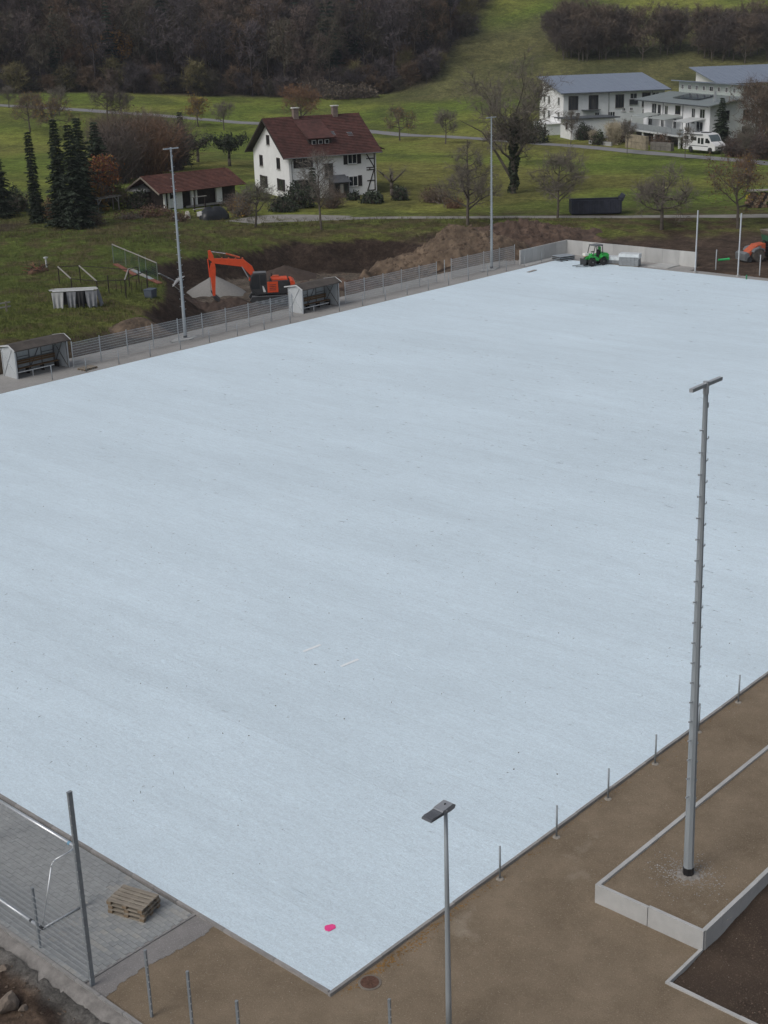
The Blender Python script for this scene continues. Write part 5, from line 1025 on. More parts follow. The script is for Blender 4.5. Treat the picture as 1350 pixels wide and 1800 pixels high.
def planks(px, py, px2, py2, n, w, mat, label, name='plank_row', cat='planks', lift=.1):
    a, b = at(px, py), at(px2, py2); t = thing(name, label, cat, (a[0], a[1], a[2]))
    for k in range(n):
        f0, f1 = k/n, (k+.94)/n; pa = [(a[i]+(b[i]-a[i])*f0-a[i]) for i in range(3)]; pb = [(a[i]+(b[i]-a[i])*f1-a[i]) for i in range(3)]
        MB().bar((pa[0],pa[1],pa[2]+lift+.03*(k % 2)), (pb[0],pb[1],pb[2]+lift+.02), w,.08).build('plank', mat[k % len(mat)], t)
    return t
mRED = M('rusty_red_board', (.22,.085,.06), .9, 0, .3, 2)
planks(203, 466, 238, 486, 4, .5, [mRED], 'row of rusty red boards lying along the net fence'); planks(228, 474, 268, 494, 4, .45, [mWOODG, mMAST], 'row of pale grey boards lying along the net fence'); planks(262, 492, 282, 501, 2, .5, [mRED], 'two rusty red boards at the end of the garden')
planks(280, 490, 312, 506, 2, .16, [mTRIM], 'long pale beam leaning down towards the gravel heap', lift=.5)
t = planks(303, 502, 318, 514, 1, .2, [mWOODG], 'stack of pale slats beside the light mast', 'slat_stack')
for k in range(6): MB().bar((-.6+.1*k,-.8,.1+.12*k), (1.2,.6-.2*k,.15+.12*k), .12,.04).build('slat', mTRIM, t)
x, y, z = at(265, 523); t = thing('water_barrel', 'blue grey square tub at the foot of the bean frame', 'tub', (x, y, z), .4); MB().box((0,0,.35), (.95,.7,.75), taper=1.08).build('shell', M('blue_grey_plastic', (.075,.095,.125), .7), t); MB().box((0,0,.74), (1.1,.84,.05)).build('rim', M('blue_grey_plastic', (.075,.095,.125)), t)
x, y, z = at(12, 548); t = thing('rail_fence', 'pale two-rail wooden fence at the edge of the garden', 'fence', (x, y, z), math.radians(-8))
for k in range(3): MB().bar((-3+1.5*k,0,-.1), (-3+1.5*k,0,.85), .12).build('post', mWOOD, t)
for h in (.4, .75): MB().bar((-3.6,0,h), (.4,0,h), .05,.12).build('rail', mWOODG, t)
t = lump('brushwood_pile', 66, 478, 1.5, .8, .35, M('russet_brushwood', (.10,.055,.035), .95, 0, .5, 2, .9, 5), 'russet brushwood pile on the garden bank', 'brush pile', 11, .5)
for k in range(26): a = r_.uniform(0,6.28); MB().bar((r_.uniform(-1.4,1.4),r_.uniform(-.6,.6),.1), (r_.uniform(-2.0,2.0),r_.uniform(-.9,.9),r_.uniform(.3,.9)), .05).build('stick', mDARKW if k % 2 else mRED, t)
x, y, z = at(82, 470); t = thing('garden_post', 'short white topped post beside the brushwood pile', 'post', (x, y, z)); MB().box((0,0,.45), (.12,.12,.95)).build('shaft', mTRIM, t); MB().box((0,0,.95), (.32,.32,.12)).build('cap', mTRIM, t)

# ------------------------------------------------------------------ vegetation
def tubes(segs, n=4):
    """(k,8): p0 p1 r0 r1 -> verts, quads"""
    S_ = np.asarray(segs, float); p, q, r0, r1 = S_[:, :3], S_[:, 3:6], S_[:, 6], S_[:, 7]; d = q-p; d /= np.linalg.norm(d, axis=1)[:, None]+1e-9
    u = np.where(np.abs(d[:, 2:3]) > .9, np.array([[1., 0, 0]]), np.array([[0, 0, 1.]])); a = np.cross(d, u); a /= np.linalg.norm(a, axis=1)[:, None]; b = np.cross(a, d); V = []
    for e, r in ((p, r0), (q, r1)):
        for k in range(n): t = 2*np.pi*k/n; V.append(e+(a*math.cos(t)+b*math.sin(t))*r[:, None])
    V = np.stack(V, 1).reshape(-1, 3); base = np.arange(len(S_))[:, None]*2*n
    F = np.concatenate([base+np.array([[k, (k+1) % n, n+(k+1) % n, n+k]]) for k in range(n)]); return V, F
def slivers(P, Dv, Ln, w, q):
    """thin single-triangle twigs from P along Dv*Ln"""
    n = len(P); r = q.normal(size=(n, 3)); s = np.cross(Dv, r); s /= np.linalg.norm(s, axis=1)[:, None]+1e-9
    V = np.stack([P-s*w[:, None]/2, P+s*w[:, None]/2, P+Dv*Ln[:, None]], 1).reshape(-1, 3); return V, np.arange(3*n).reshape(n, 3)
def unit(v): return v/(np.linalg.norm(v, axis=-1)[..., None]+1e-9)
def bare(seed, H, W, trunk=.25, r0=.18, env='round', n1=12, n2=7, n3=6, nt=6, twig=.8, tw=.035, up=.5, lean=(0,0), gnarl=.15, tip=.92):
    q = np.random.default_rng(seed); T = []; P0 = np.zeros(3); z0 = trunk*H
    n = 7; zs = np.linspace(0, tip*H, n); ctr = np.stack([lean[0]*(zs/H)**1.3*H+np.cumsum(q.normal(0, gnarl*.25, n)), lean[1]*(zs/H)*H+np.cumsum(q.normal(0, gnarl*.25, n)), zs], 1); ctr[0] = 0
    rad = r0*(1-zs/H)**.85+.012
    for k in range(n-1): T.append((*ctr[k], *ctr[k+1], rad[k], rad[k+1]))
    T.append((0,0,-.25, *ctr[0], r0*1.35, r0))
    def R(t): return {'round': math.sqrt(max(.02, 1-(2*t-1)**2))*.96+.04, 'cone': (1-t)**.8*.95+.08, 'dome': math.sqrt(max(.01, 1-t*t)), 'vase': .35+.65*math.sin(min(1, t*1.15)*1.6)}[env]
    sub = []; st = []
    for i in range(n1):
        t = (i+.5)/n1*.9; z = z0+t*(tip*H-z0); a = i*2.4+q.uniform(-.4, .4); c = np.array([np.interp(z, zs, ctr[:, j]) for j in range(3)]); rr = np.interp(z, zs, rad)*.62
        L_ = W/2*R(min(1, t+.12))*q.uniform(.75, 1.1); pa = up*(1-.35*t)+q.uniform(-.15, .15); d = np.array([math.cos(a)*math.cos(pa), math.sin(a)*math.cos(pa), math.sin(pa)]); p = c
        pts = [p]; m = 4
        for k in range(m): d = unit(d+q.normal(0, gnarl, 3)+np.array([0, 0, .05])); p = p+d*L_/m; pts.append(p)
        for k in range(m): T.append((*pts[k], *pts[k+1], rr*(1-k/m)**.8+.012, rr*(1-(k+1)/m)**.8+.012))
        n2e = int(min(n2*1.25, max(2, n2*L_/(W*.36))))
        for j in range(n2e):
            f = .25+.75*(j+q.uniform(0, 1))/n2e; k = min(m-1, int(f*m)); b = pts[k]+(pts[k+1]-pts[k])*(f*m-k); bd = unit(unit(pts[k+1]-pts[k])*.55+unit(q.normal(size=3))*.75+np.array([0, 0, .25])); l = L_*(.55-.25*f)*q.uniform(.7, 1.3)+.3
            e1 = b+bd*l*.5; bd2 = unit(bd+q.normal(0, gnarl*1.6, 3)+np.array([0, 0, .1])); e2 = e1+bd2*l*.5; r2 = max(.012, rr*.32)
            st.append((*b, *e1, r2, r2*.65)); st.append((*e1, *e2, r2*.65, .008))
            for k3 in range(n3):
                g = q.uniform(.2, 1); c0 = b+(e1-b)*min(1, g*2) if g < .5 else e1+(e2-e1)*(g*2-1); sub.append((c0, unit((bd if g < .5 else bd2)*.6+unit(q.normal(size=3))*.8+np.array([0, 0, .2])), l*.45*q.uniform(.6, 1.3)+.2))
    tv, tf = tubes(T, 6); sv, sf = tubes(st, 4); V = np.concatenate([tv, sv]); F = np.concatenate([tf, sf+len(tv)])
    C0 = np.array([s[0] for s in sub]); D0 = np.array([s[1] for s in sub]); L0 = np.array([s[2] for s in sub]); cv, cf_ = slivers(C0, D0, L0, np.full(len(C0), tw*1.5), q)
    k = nt; f = q.uniform(.1, 1, (len(C0), k)); P1 = (C0[:, None]+D0[:, None]*(L0[:, None]*f)[..., None]).reshape(-1, 3); D1 = unit(np.repeat(D0, k, 0)*.7+unit(q.normal(size=(len(P1), 3)))*.9+np.array([0, 0, .15]))
    wv, wf = slivers(P1, D1, twig*q.uniform(.5, 1.2, len(P1)), np.full(len(P1), tw), q)
    return (V, F), (np.concatenate([cv, wv]), np.concatenate([cf_, wf+len(cv)])), np.concatenate([P1+D1*twig*.6, C0+D0*L0[:, None]])
def leaves(P, s, q, per=1, spread=.3):
    P = np.repeat(P, per, 0); P = P+q.normal(0, spread, P.shape); a = unit(q.normal(size=P.shape)); b = unit(np.cross(a, q.normal(size=P.shape))); sz = s*q.uniform(.6, 1.3, len(P))[:, None]
    V = np.stack([P-a*sz, P+b*sz*.7, P+a*sz, P-b*sz*.7], 1).reshape(-1, 3); return V, np.arange(4*len(P)).reshape(-1, 4)
mBARK = M('grey_brown_bark', (.105,.09,.075), .95, 0, .3, 3, .5, 14); mTWIG = M('grey_twig', (.155,.138,.115), .95, 0, .25, 1.2); mTWIG2 = M('brown_twig', (.145,.11,.085), .95, 0, .3, 1.2); mTWIGR = M('russet_twig', (.19,.11,.07), .95, 0, .35, .8); mTWIGD = M('dark_twig', (.105,.086,.078), .95, 0, .3, 1.0); mIVY = M('dark_ivy', (.030,.042,.022), .7, 0, .4, 2)
mLYEL = M('yellow_ochre_leaf', (.26,.16,.035), .8, 0, .4, 1.2); mLORG = M('orange_leaf', (.23,.088,.03), .8, 0, .5, .9); mLRED = M('red_leaf', (.15,.035,.025), .8, 0, .35, .9); mLOL = M('olive_leaf', (.085,.085,.028), .8, 0, .35, .8); mLGR = M('dull_green_leaf', (.038,.055,.020), .75, 0, .35, 1.2); mNEED = M('spruce_needle', (.024,.036,.022), .85, 0, .4, 1.0); mNEED2 = M('yew_needle', (.030,.044,.026), .85, 0, .4, 1.0); mPAMP = M('pampas_plume', (.42,.37,.27), .9, 0, .25, 1)
TREES = {}
def tree_meshes(key, spec, twigmat, leaf=None):
    if key in TREES: return TREES[key]
    (V, F), (cv, cf_), tips = bare(**spec); me = [('trunk', npmesh('trunk', V, F, mBARK, True)), ('crown', npmesh('crown', cv, cf_, twigmat))]
    for lf in (leaf or []):
        mt, s, per, frac, spread = lf; q = np.random.default_rng(spec['seed']+9); tp = tips[q.uniform(size=len(tips)) < frac]; lv, lq = leaves(tp, s, q, per, spread); me.append(('foliage', npmesh('foliage', lv, lq, mt)))
    TREES[key] = me; return me
def tree(key, spec, twigmat, px, py, label, cat='tree', name='bare_tree', rz=0.0, sc=1.0, leaf=None, group=None, pos=None):
    x, y, z = pos if pos else at(px, py); t = thing(name, label, cat, (x, y, z-.02), rz, group)
    for nm, me in tree_meshes(key, spec, twigmat, leaf): put(nm, me, t, None, None, (sc, sc, sc))
    return t
# front row on the bank
tree('t822', dict(seed=11, H=10.4, W=8.2, trunk=.15, r0=.2, env='cone', n1=22, n2=8, n3=6, nt=6, twig=.75, up=.35), mTWIG, 822, 396, 'tall pyramidal bare tree on the bank behind the clay heap')
tree('t980', dict(seed=12, H=7.6, W=6.8, trunk=.22, r0=.15, env='round', n1=14, n2=8, n3=6, nt=6, twig=.8, up=.55), mTWIG, 980, 384, 'round bare tree on the path edge beside the roll-off container')
tree('t1163', dict(seed=13, H=6.6, W=9.0, trunk=.27, r0=.24, env='dome', n1=13, n2=9, n3=7, nt=5, twig=.7, up=.35, gnarl=.3, tip=.8), mTWIG, 1163, 404, 'broad spreading bare apple tree on the slope behind the corner wall')
tree('t1297', dict(seed=14, H=7.3, W=7.2, trunk=.3, r0=.19, env='round', n1=12, n2=8, n3=6, nt=5, twig=.7, up=.45, gnarl=.25), mTWIG2, 1297, 402, 'apple tree with some brown and yellow leaves in front of the log stack', name='autumn_tree', leaf=[(M('brown_dead_leaf', (.14,.075,.03), .85, 0, .4, 1.5), .10, 1, .16, .2), (mLYEL, .11, 1, .05, .3)])
tree('t565', dict(seed=15, H=8.8, W=5.2, trunk=.25, r0=.13, env='round', n1=13, n2=7, n3=5, nt=4, twig=.9, tw=.03, up=.85), M('pale_grey_twig', (.17,.155,.135), .95, 0, .25, 1.2), 565, 404, 'slender pale bare tree standing in front of the farmhouse')
tree('t448', dict(seed=16, H=5.4, W=5.6, trunk=.3, r0=.13, env='dome', n1=11, n2=8, n3=6, nt=5, twig=.6, up=.4, gnarl=.3, tip=.85), mTWIG, 449, 400, 'small dark fruit tree with lichen beside the gravel yard', leaf=[(M('grey_lichen', (.12,.135,.115), .9, 0, .3, 2), .08, 1, .18, .15)])
# big ivy tree
tree('t900', dict(seed=21, H=14.6, W=14.5, trunk=.26, r0=.42, env='vase', n1=16, n2=9, n3=8, nt=6, twig=1.1, tw=.045, up=.75, gnarl=.18, tip=.72), mTWIG, 902, 340, 'large bare tree with ivy-clad trunk in the meadow before the apartment block', name='ivy_tree')
o = [q for q in bpy.data.objects if q.name.startswith('ivy_tree')][0]; q = np.random.default_rng(5); n = 2600; zz = q.uniform(0, 1, n)**.8*9.5; a = q.uniform(0, 6.28, n); rr = (.62-.02*zz)*(.75+.35*np.sin(zz*2.1+a)); lv, lq = leaves(np.stack([rr*np.cos(a)+.04*zz, rr*np.sin(a), zz+.3], 1), .20, q, 1, .12); put('ivy', npmesh('ivy', lv, lq, mIVY), o)
br = MB(); br.tube((0,0,1.6), (-1.6,1.6,5.4), .24, .17, 8).tube((-1.6,1.6,5.4), (-2.9,3.0,8.2), .17, .09, 8).tube((-2.9,3.0,8.2), (-5.2,5.0,9.8), .09, .03, 8).build('side_limb', mBARK, o)
# pollarded and ivy-clad small trees
def stub_tree(px, py, H, label, seed, foliage=None, limbs=4, pos=None):
    x, y, z = at(px, py); t = thing('pollard_tree', label, 'tree', (x, y, z-.05), seed*.7); q = random.Random(seed); mb = MB(); p = Vector((0,0,0)); th = H*.42; tips = []
    mb.tube((0,0,-.2), (.1,0,th*.5), .30, .24, 8).tube((.1,0,th*.5), (.05,.1,th), .24, .22, 8)
    for k in range(limbs):
        a = 6.28*k/limbs+q.uniform(-.4,.4); l = H*.32; e1 = Vector((.05+math.cos(a)*l*.75, .1+math.sin(a)*l*.75, th+l*.55)); e2 = e1+Vector((math.cos(a+.5)*l*.6, math.sin(a+.5)*l*.6, l*.5)); mb.tube((.05,.1,th-.1), e1, .17, .12, 7).tube(e1, e2, .12, .06, 7); tips += [e1, (e1+e2)/2, e2]
    mb.build('trunk', mBARK, t, smooth=True); qn = np.random.default_rng(seed); base = np.array([list(e) for e in tips]); P = np.repeat(base, 26, 0)+qn.normal(0, .18, (len(base)*26, 3)); Dv = unit(qn.normal(size=P.shape)+np.array([0,0,.5])); v, f = slivers(P, Dv, qn.uniform(.3, 1.1, len(P)), np.full(len(P), .03), qn); put('crown', npmesh('crown', v, f, mTWIG), t)
    if foliage: lv, lq = leaves(np.concatenate([base, base*np.array([.6,.6,.9])]), .17, qn, foliage, .42); put('ivy', npmesh('ivy', lv, lq, mIVY if foliage < 90 else mLGR), t)
    return t
stub_tree(690, 344, 4.6, 'gnarled pollarded dead tree at the right corner of the farmhouse', 3, None, 4)
stub_tree(404, 292, 6.0, 'ivy-covered pollard tree with drooping limb in the meadow left of the farmhouse', 5, 80, 4); stub_tree(348, 285, 5.2, 'small leaning ivy-covered pollard beside the brown thicket', 8, 60, 3)
# orchard and lane trees
OR = dict(H=6.8, W=7.6, trunk=.27, r0=.16, env='dome', n1=11, n2=7, n3=6, nt=5, twig=.8, tw=.05, up=.45, gnarl=.25, tip=.85); ORR = dict(H=6.0, W=5.4, trunk=.3, r0=.13, env='round', n1=11, n2=7, n3=5, nt=5, twig=.8, tw=.05, up=.6)
tree('or1', dict(seed=31, **OR), mTWIG2, 703, 247, 'spreading bare fruit tree with brownish crown beside the lane behind the farmhouse', leaf=[(mLYEL, .13, 1, .05, .3)]); tree('or2', dict(seed=32, **ORR), mTWIG, 783, 253, 'small round bare tree below the lane between the farmhouse and the ivy tree')
tree('or3', dict(seed=33, **OR), mTWIG2, 349, 223, 'fruit tree with yellow leaves standing by the lane', name='autumn_tree', leaf=[(mLYEL, .16, 1, .45, .3)], rz=1.0, sc=.95); tree('or2', None, None, 394, 229, 'thin bare tree by the lane right of the yellow fruit tree', rz=2, sc=.95)
tree('or1', None, None, 53, 231, 'bare fruit tree standing in the meadow behind the slim column conifer', rz=2.2, sc=1.12); tree('or4', dict(seed=34, **OR), mTWIG2, 95, 243, 'wide bare fruit tree with ochre leaves behind the dark spruces', rz=.4, sc=1.25, leaf=[(mLYEL, .13, 1, .10, .3)])
tree('or2', None, None, 16, 190, 'small bare tree on the lane edge below the wood', rz=1.2, sc=.8); tree('or2', None, None, 105, 203, 'bare young tree on the lane edge above the meadow', rz=2.9, sc=1.0); tree('or4', None, None, 60, 205, 'bare tree below the lane with russet leaves left of the thicket', rz=3.3, sc=.85)
tree('or5', dict(seed=35, **OR), mTWIGD, 190, 215, 'dark bare tree with gnarled crown above the brown thicket', sc=1.2); tree('or5', None, None, 215, 215, 'dark bare tree beside the gnarled one above the brown thicket', sc=1.0, rz=2)
ST = dict(H=6.2, W=3.6, trunk=.3, r0=.07, env='round', n1=11, n2=6, n3=5, nt=5, twig=.6, tw=.04, up=.7)
for k, (px, py, lb) in enumerate(((1003, 255, 'thin young lane tree in front of the white garage'), (1102, 271, 'thin young lane tree in front of the ochre stone wall'), (1204, 281, 'thin young lane tree beside the rear of the camper van'), (1309, 291, 'thin young lane tree beside the brown hedge'))): tree('st%d' % (k % 2), dict(seed=41+k % 2, **ST), mTWIG, px, py, lb, rz=k*1.3, sc=1.0-.08*(k % 3), group='young trees along the lane')
tree('t540', dict(seed=47, H=7.5, W=11, trunk=.1, r0=.2, env='dome', n1=18, n2=8, n3=6, nt=5, twig=.9, tw=.05, up=.6), mTWIGR, 530, 218, 'wide orange-brown bush crown rising behind the farmhouse roof', name='autumn_bush', cat='bush', leaf=[(M('dull_orange_leaf', (.17,.085,.03), .85, 0, .3, 1), .13, 1, .3, .3)])
tree('t1340', dict(seed=48, H=10, W=9, trunk=.2, r0=.2, env='round', n1=14, n2=8, n3=6, nt=5, twig=.9, tw=.045, up=.7), mTWIG2, 1338, 262, 'tall brownish bare tree beside the end wall of the terraced block'); tree('t1341', dict(seed=49, H=12.5, W=10, trunk=.15, r0=.2, env='round', n1=16, n2=8, n3=6, nt=5, twig=.9, tw=.05, up=.8), mTWIG2, 1325, 272, 'large reddish bare tree behind the lane hedge'); tree('t1340', None, None, 1348, 275, 'bare tree at the far end of the lane hedge', rz=4, sc=1.1); tree('t1340', None, None, 1318, 252, 'bare tree close to the end wall of the terraced block', rz=2, sc=.85)

# conifers
def conifer_geo(seed, H, W, dens=1.0, col=False):
    q = np.random.default_rng(seed); V = []; F = []; nb = int(26*dens*H/9)
    zs = np.linspace(.05, .985, nb)
    P = []; Dv = []; Ln = []; wd = []
    for z in zs:
        R = W/2*((1-z)**.75*.95+.05) if not col else W/2*(.35+.65*math.sin(min(1, (1-z)*1.6)*1.57))*(1 if z < .9 else (1-z)*8+.2)
        R *= q.uniform(.75, 1.15); k = int(9+6*(1-z)); a0 = q.uniform(0, 6.28)
        for i in range(k):
            a = a0+6.28*i/k+q.uniform(-.25, .25); r = R*q.uniform(.5, 1.25); dr = q.uniform(-.38, -.02) if not col else q.uniform(.2, .8); d = np.array([math.cos(a), math.sin(a), dr]); d /= np.linalg.norm(d)
            m = max(4, int(r*6))
            for j in range(m):
                f = (j+.5)/m; c = np.array([0, 0, z*H])+d*r*f; s = np.array([-math.sin(a), math.cos(a), 0])
                for sg in (-1, 1): P.append(c); dd = unit(d*.6+s*sg*.8+np.array([0, 0, q.uniform(-.5, .15)])+q.normal(0, .15, 3)); Dv.append(dd); Ln.append((.28+.45*(1-f))*q.uniform(.7, 1.4)*(.5+.5*r/(W/2)+.25)); wd.append(.20)
    v, f = slivers(np.array(P), np.array(Dv), np.array(Ln), np.array(wd), q); tv, tf = tubes([(0,0,-.2,0,0,H*.5,.2,.12), (0,0,H*.5,0,0,H,.12,.02)], 7); return (tv, tf), (v, f)
CONI = {}
def conifer(px, py, H, W, seed, label, mat=None, col=False, name='conifer', pos=None):
    x, y, z = pos or at(px, py); t = thing(name, label, 'conifer', (x, y, z-.05), seed*.9, None); (tv, tf), (v, f) = conifer_geo(seed, H, W, 1.0, col); put('trunk', npmesh('trunk', tv, tf, mBARK, True), t); put('crown', npmesh('crown', v, f, mat or mNEED), t); return t
conifer(2, 382, 9.2, 4.0, 51, 'dark spruce at the edge of the plot left of the slim column conifer'); conifer(66, 392, 10.6, 2.3, 52, 'slim dark column conifer standing alone on the bank', col=False)
conifer(112, 400, 12.2, 4.4, 53, 'tallest dark spruce of the clump by the garden bank'); conifer(137, 402, 11.6, 4.2, 54, 'dark spruce joined to the tallest one by the garden bank'); conifer(150, 378, 11.6, 4.6, 55, 'dark spruce behind the clump next to the orange tree', mNEED2); conifer(178, 362, 10.5, 6.0, 56, 'broad dark yew between the spruces and the brown thicket', mNEED2)
conifer(1266, 262, 8.6, 4.6, 57, 'dark green conifer at the corner of the terraced block', mNEED2); conifer(551, 354, 4.4, 2.0, 58, 'small pointed dark conifer in front of the farmhouse wall', mNEED2)
conifer(322, 290, 8.5, 4.0, 59, 'dark ivy green conifer at the right end of the brown thicket', mNEED2)

# bushes
def bush(px, py, w, h, seed, label, lmat, smat=mTWIGD, n=900, ls=.16, stems=160, name='bush', cat='bush', group=None, pos=None, d=None, up=1.0, frac=1.0):
    x, y, z = pos or at(px, py); q = np.random.default_rng(seed); d = d or w*.8; t = thing(name, label, cat, (x, y, z-.05), q.uniform(0, 3), group)
    P = np.stack([q.normal(0, w*.09, stems), q.normal(0, d*.09, stems), np.zeros(stems)], 1); Dv = unit(q.normal(size=(stems, 3))*np.array([w/h*.8, d/h*.8, .3])+np.array([0, 0, up*1.2])); Dv[:, 2] = np.abs(Dv[:, 2])
    v, f = slivers(P, Dv, h*q.uniform(.6, 1.05, stems), np.full(stems, .05+.02*h/3), q); P2 = (P[:, None]+Dv[:, None]*(h*q.uniform(.3, .95, (stems, 5)))[..., None]).reshape(-1, 3); D2 = unit(np.repeat(Dv, 5, 0)*.6+unit(q.normal(size=P2.shape))*.8); v2, f2 = slivers(P2, D2, h*.28*q.uniform(.4, 1.2, len(P2)), np.full(len(P2), .045), q)
    put('stems', npmesh('stems', np.concatenate([v, v2]), np.concatenate([f, f2+len(v)]), smat), t)
    if n:
        c = unit(q.normal(size=(n, 3)))*q.uniform(.45, 1, (n, 1))**.5; c = c*(1+.25*np.sin(c[:, :1]*5+seed)*np.cos(c[:, 1:2]*4)); c[:, 2] = np.abs(c[:, 2]); lv, lq = leaves(c*np.array([w/2, d/2, h*.95])+np.array([0, 0, .1]), ls, q, 1, ls); put('foliage', npmesh('foliage', lv, lq, lmat), t)
    return t
mDKG = M('dark_evergreen_leaf', (.034,.048,.026), .7, 0, .4, 1.5); mRB = M('purple_brown_leaf', (.12,.075,.055), .85, 0, .4, 1.0)
bush(765, 356, 5.0, 2.3, 61, 'reddish brown bare bush in the meadow left of the pyramidal tree', mRB, mTWIG2, 350, .11, 260); bush(798, 366, 3.0, 1.5, 62, 'low russet bush at the foot of the pyramidal tree', mRB, mTWIGR, 250, .11, 160)
bush(525, 364, 4.6, 3.0, 63, 'dark evergreen shrub against the farmhouse front', mDKG, n=1500); bush(497, 372, 3.6, 2.0, 64, 'low dark shrub at the gable corner of the farmhouse', mDKG, n=900); bush(583, 366, 3.0, 2.6, 65, 'brown twiggy shrub left of the farmhouse porch', mRB, mTWIG2, 300, .1, 200)
bush(622, 352, 1.6, 1.0, 66, 'small shrub right of the farmhouse porch', mDKG, n=400); bush(655, 357, 3.6, 1.5, 67, 'low dark evergreen shrub at the right front corner of the farmhouse', mDKG, n=900); bush(703, 352, 2.2, 1.8, 68, 'dark round shrub at the foot of the dead pollard', mDKG, n=700)
for k, (px, py, w, h, lm, sm, lb) in enumerate(((205, 322, 9, 8.5, mRB, mTWIGD, 'dark purple-brown part of the thicket next to the yew'), (235, 312, 10, 10, mRB, mTWIG2, 'tallest brown part of the bare thicket behind the outbuilding'), (268, 310, 9.5, 9.0, M('dull_copper_leaf', (.14,.078,.042), .85, 0, .35, 1), mTWIGR, 'copper coloured bush in the middle of the bare thicket'), (300, 300, 9, 8.5, mRB, mTWIGD, 'dark bare bush at the right end of the thicket'), (190, 262, 9, 7, mRB, mTWIG2, 'russet bare bush at the back of the thicket'), (250, 268, 10, 8, mRB, mTWIG, 'grey bare bush at the back of the thicket'))): bush(px, py, w, h, 71+k, lb, lm, sm, 700, .14, 620, name='bare_bush', up=1.5)
tree('orange', dict(seed=81, H=6.6, W=4.6, trunk=.2, r0=.12, env='round', n1=12, n2=6, n3=5, nt=4, twig=.5, up=.6), mTWIG2, 184, 370, 'orange and red autumn maple beside the spruces', name='autumn_tree', leaf=[(mLORG, .14, 1, .55, .35), (mLRED, .14, 1, .22, .35), (mLYEL, .13, 1, .12, .3)]); bush(168, 372, 3.4, 3.6, 82, 'yellow-ochre shrub at the foot of the orange maple', mLYEL, mTWIG2, 700, .16)
bush(213, 366, 3.0, 3.0, 83, 'light green shrub left of the white canopy', M('yellow_green_leaf', (.12,.145,.03), .8, 0, .35, 1.5), mTWIG2, 900, .14); bush(245, 366, 3.2, 2.2, 84, 'dark evergreen shrub under the white canopy', mDKG, n=800); bush(270, 380, 5.0, 1.3, 85, 'dry reddish perennials in front of the outbuilding', mRB, mTWIGR, 600, .12); bush(230, 384, 5.0, 1.1, 86, 'low grey brush by the pergola', mRB, mTWIG, 300, .1, 260); bush(315, 388, 3.0, 1.0, 87, 'dry brown weeds beside the pale sack', mLIT_ if False else mRB, mTWIG2, 300, .1); bush(425, 380, 3.4, 2.6, 88, 'ochre-leaved shrub at the right end of the outbuilding', mLYEL, mTWIG2, 350, .12, 220); bush(415, 372, 3.0, 2.4, 89, 'dark brown shrub in front of the open bay of the outbuilding', mRB, mTWIGD, 300, .12, 220)
bush(28, 372, 4.5, 3.0, 90, 'dark garden shrub between the left spruce and the column conifer', mDKG, n=900); bush(92, 384, 3.5, 2.6, 91, 'brown garden shrub between the column conifer and the spruces', mRB, mTWIGR, 400, .12); bush(165, 396, 3.0, 1.6, 92, 'low brown shrub at the foot of the spruce clump', mRB, mTWIG, 300, .1)
# shrubs by the apartment blocks and the hedge on the right
bush(1026, 246, 3.4, 3.0, 101, 'clipped round dark hedge in front of the garage', mDKG, n=1800, ls=.14); bush(1078, 254, 4.0, 4.0, 102, 'tall pale pampas grass beside the garage', mPAMP, mPAMP, 420, .14, 420, name='pampas_grass', cat='grass', up=2.2); bush(1052, 255, 3.2, 2.4, 103, 'grey green shrub at the corner of the garage', mLGR, n=700); bush(1095, 250, 4.5, 3.6, 104, 'brown shrub below the terrace of the white block', mRB, mTWIG2, 500, .14, 300); bush(1160, 258, 5.0, 2.6, 105, 'bare brown shrub above the grey boulder wall', mRB, mTWIG2, 300, .13, 300); bush(1043, 252, 2.0, 2.4, 106, 'pale beige grass tuft below the clipped hedge', mPAMP, mPAMP, 160, .1, 220, name='pampas_grass', cat='grass', up=2.4)
for k, (px, py, w, h) in enumerate(((1291, 275, 4.5, 3.0), (1308, 275, 6.5, 4.4), (1328, 277, 6.5, 5.0), (1349, 280, 6, 4.4))): bush(px, py, w, h, 111+k, ('dark brown hedge bush right in front of the camper van', 'brown hedge bush behind the last young lane tree', 'taller brown hedge bush along the lane', 'brown hedge bush at the far end of the lane hedge')[k], mRB, mTWIGD, 700, .15, 420, name='hedge_bush')
bush(1308, 296, 3.0, 2.0, 117, 'tan dry shrub on the meadow edge below the lane hedge', M('tan_leaf', (.20,.14,.075), .9, 0, .3, 1), mTWIGR, 200, .12, 160); bush(930, 252, 8, 4.5, 118, 'dark shrubbery behind the ivy tree by the apartment block', mDKG, n=1500, ls=.2, stems=300); bush(880, 246, 7, 3.4, 119, 'dark low shrubbery by the lane behind the mast', mRB, mTWIGD, 600, .16, 300)

# thicket on the slope above the apartment blocks
TH = [dict(seed=121+k, H=(12, 13.5, 10.5)[k], W=(11, 10, 12)[k], trunk=.08, r0=.16, env='round', n1=18, n2=7, n3=6, nt=4, twig=1.2, tw=.07, up=.75) for k in range(3)]
q_ = random.Random(8); spots = []
for k in range(36): spots.append((q_.uniform(975, 1195), q_.uniform(82, 108)))
for k in range(21): spots.append((q_.uniform(1225, 1352), q_.uniform(92, 112)))
for k, (px, py) in enumerate(spots): tree('th%d' % (k % 3), TH[k % 3], (mTWIGD, mTWIG2, mTWIGD)[k % 3], px, py, 'dark bare tree in the thicket on the slope above the apartment blocks', name='thicket_tree', rz=q_.uniform(0, 6), sc=q_.uniform(.7, 1.12), group='trees of the thicket above the apartment blocks')

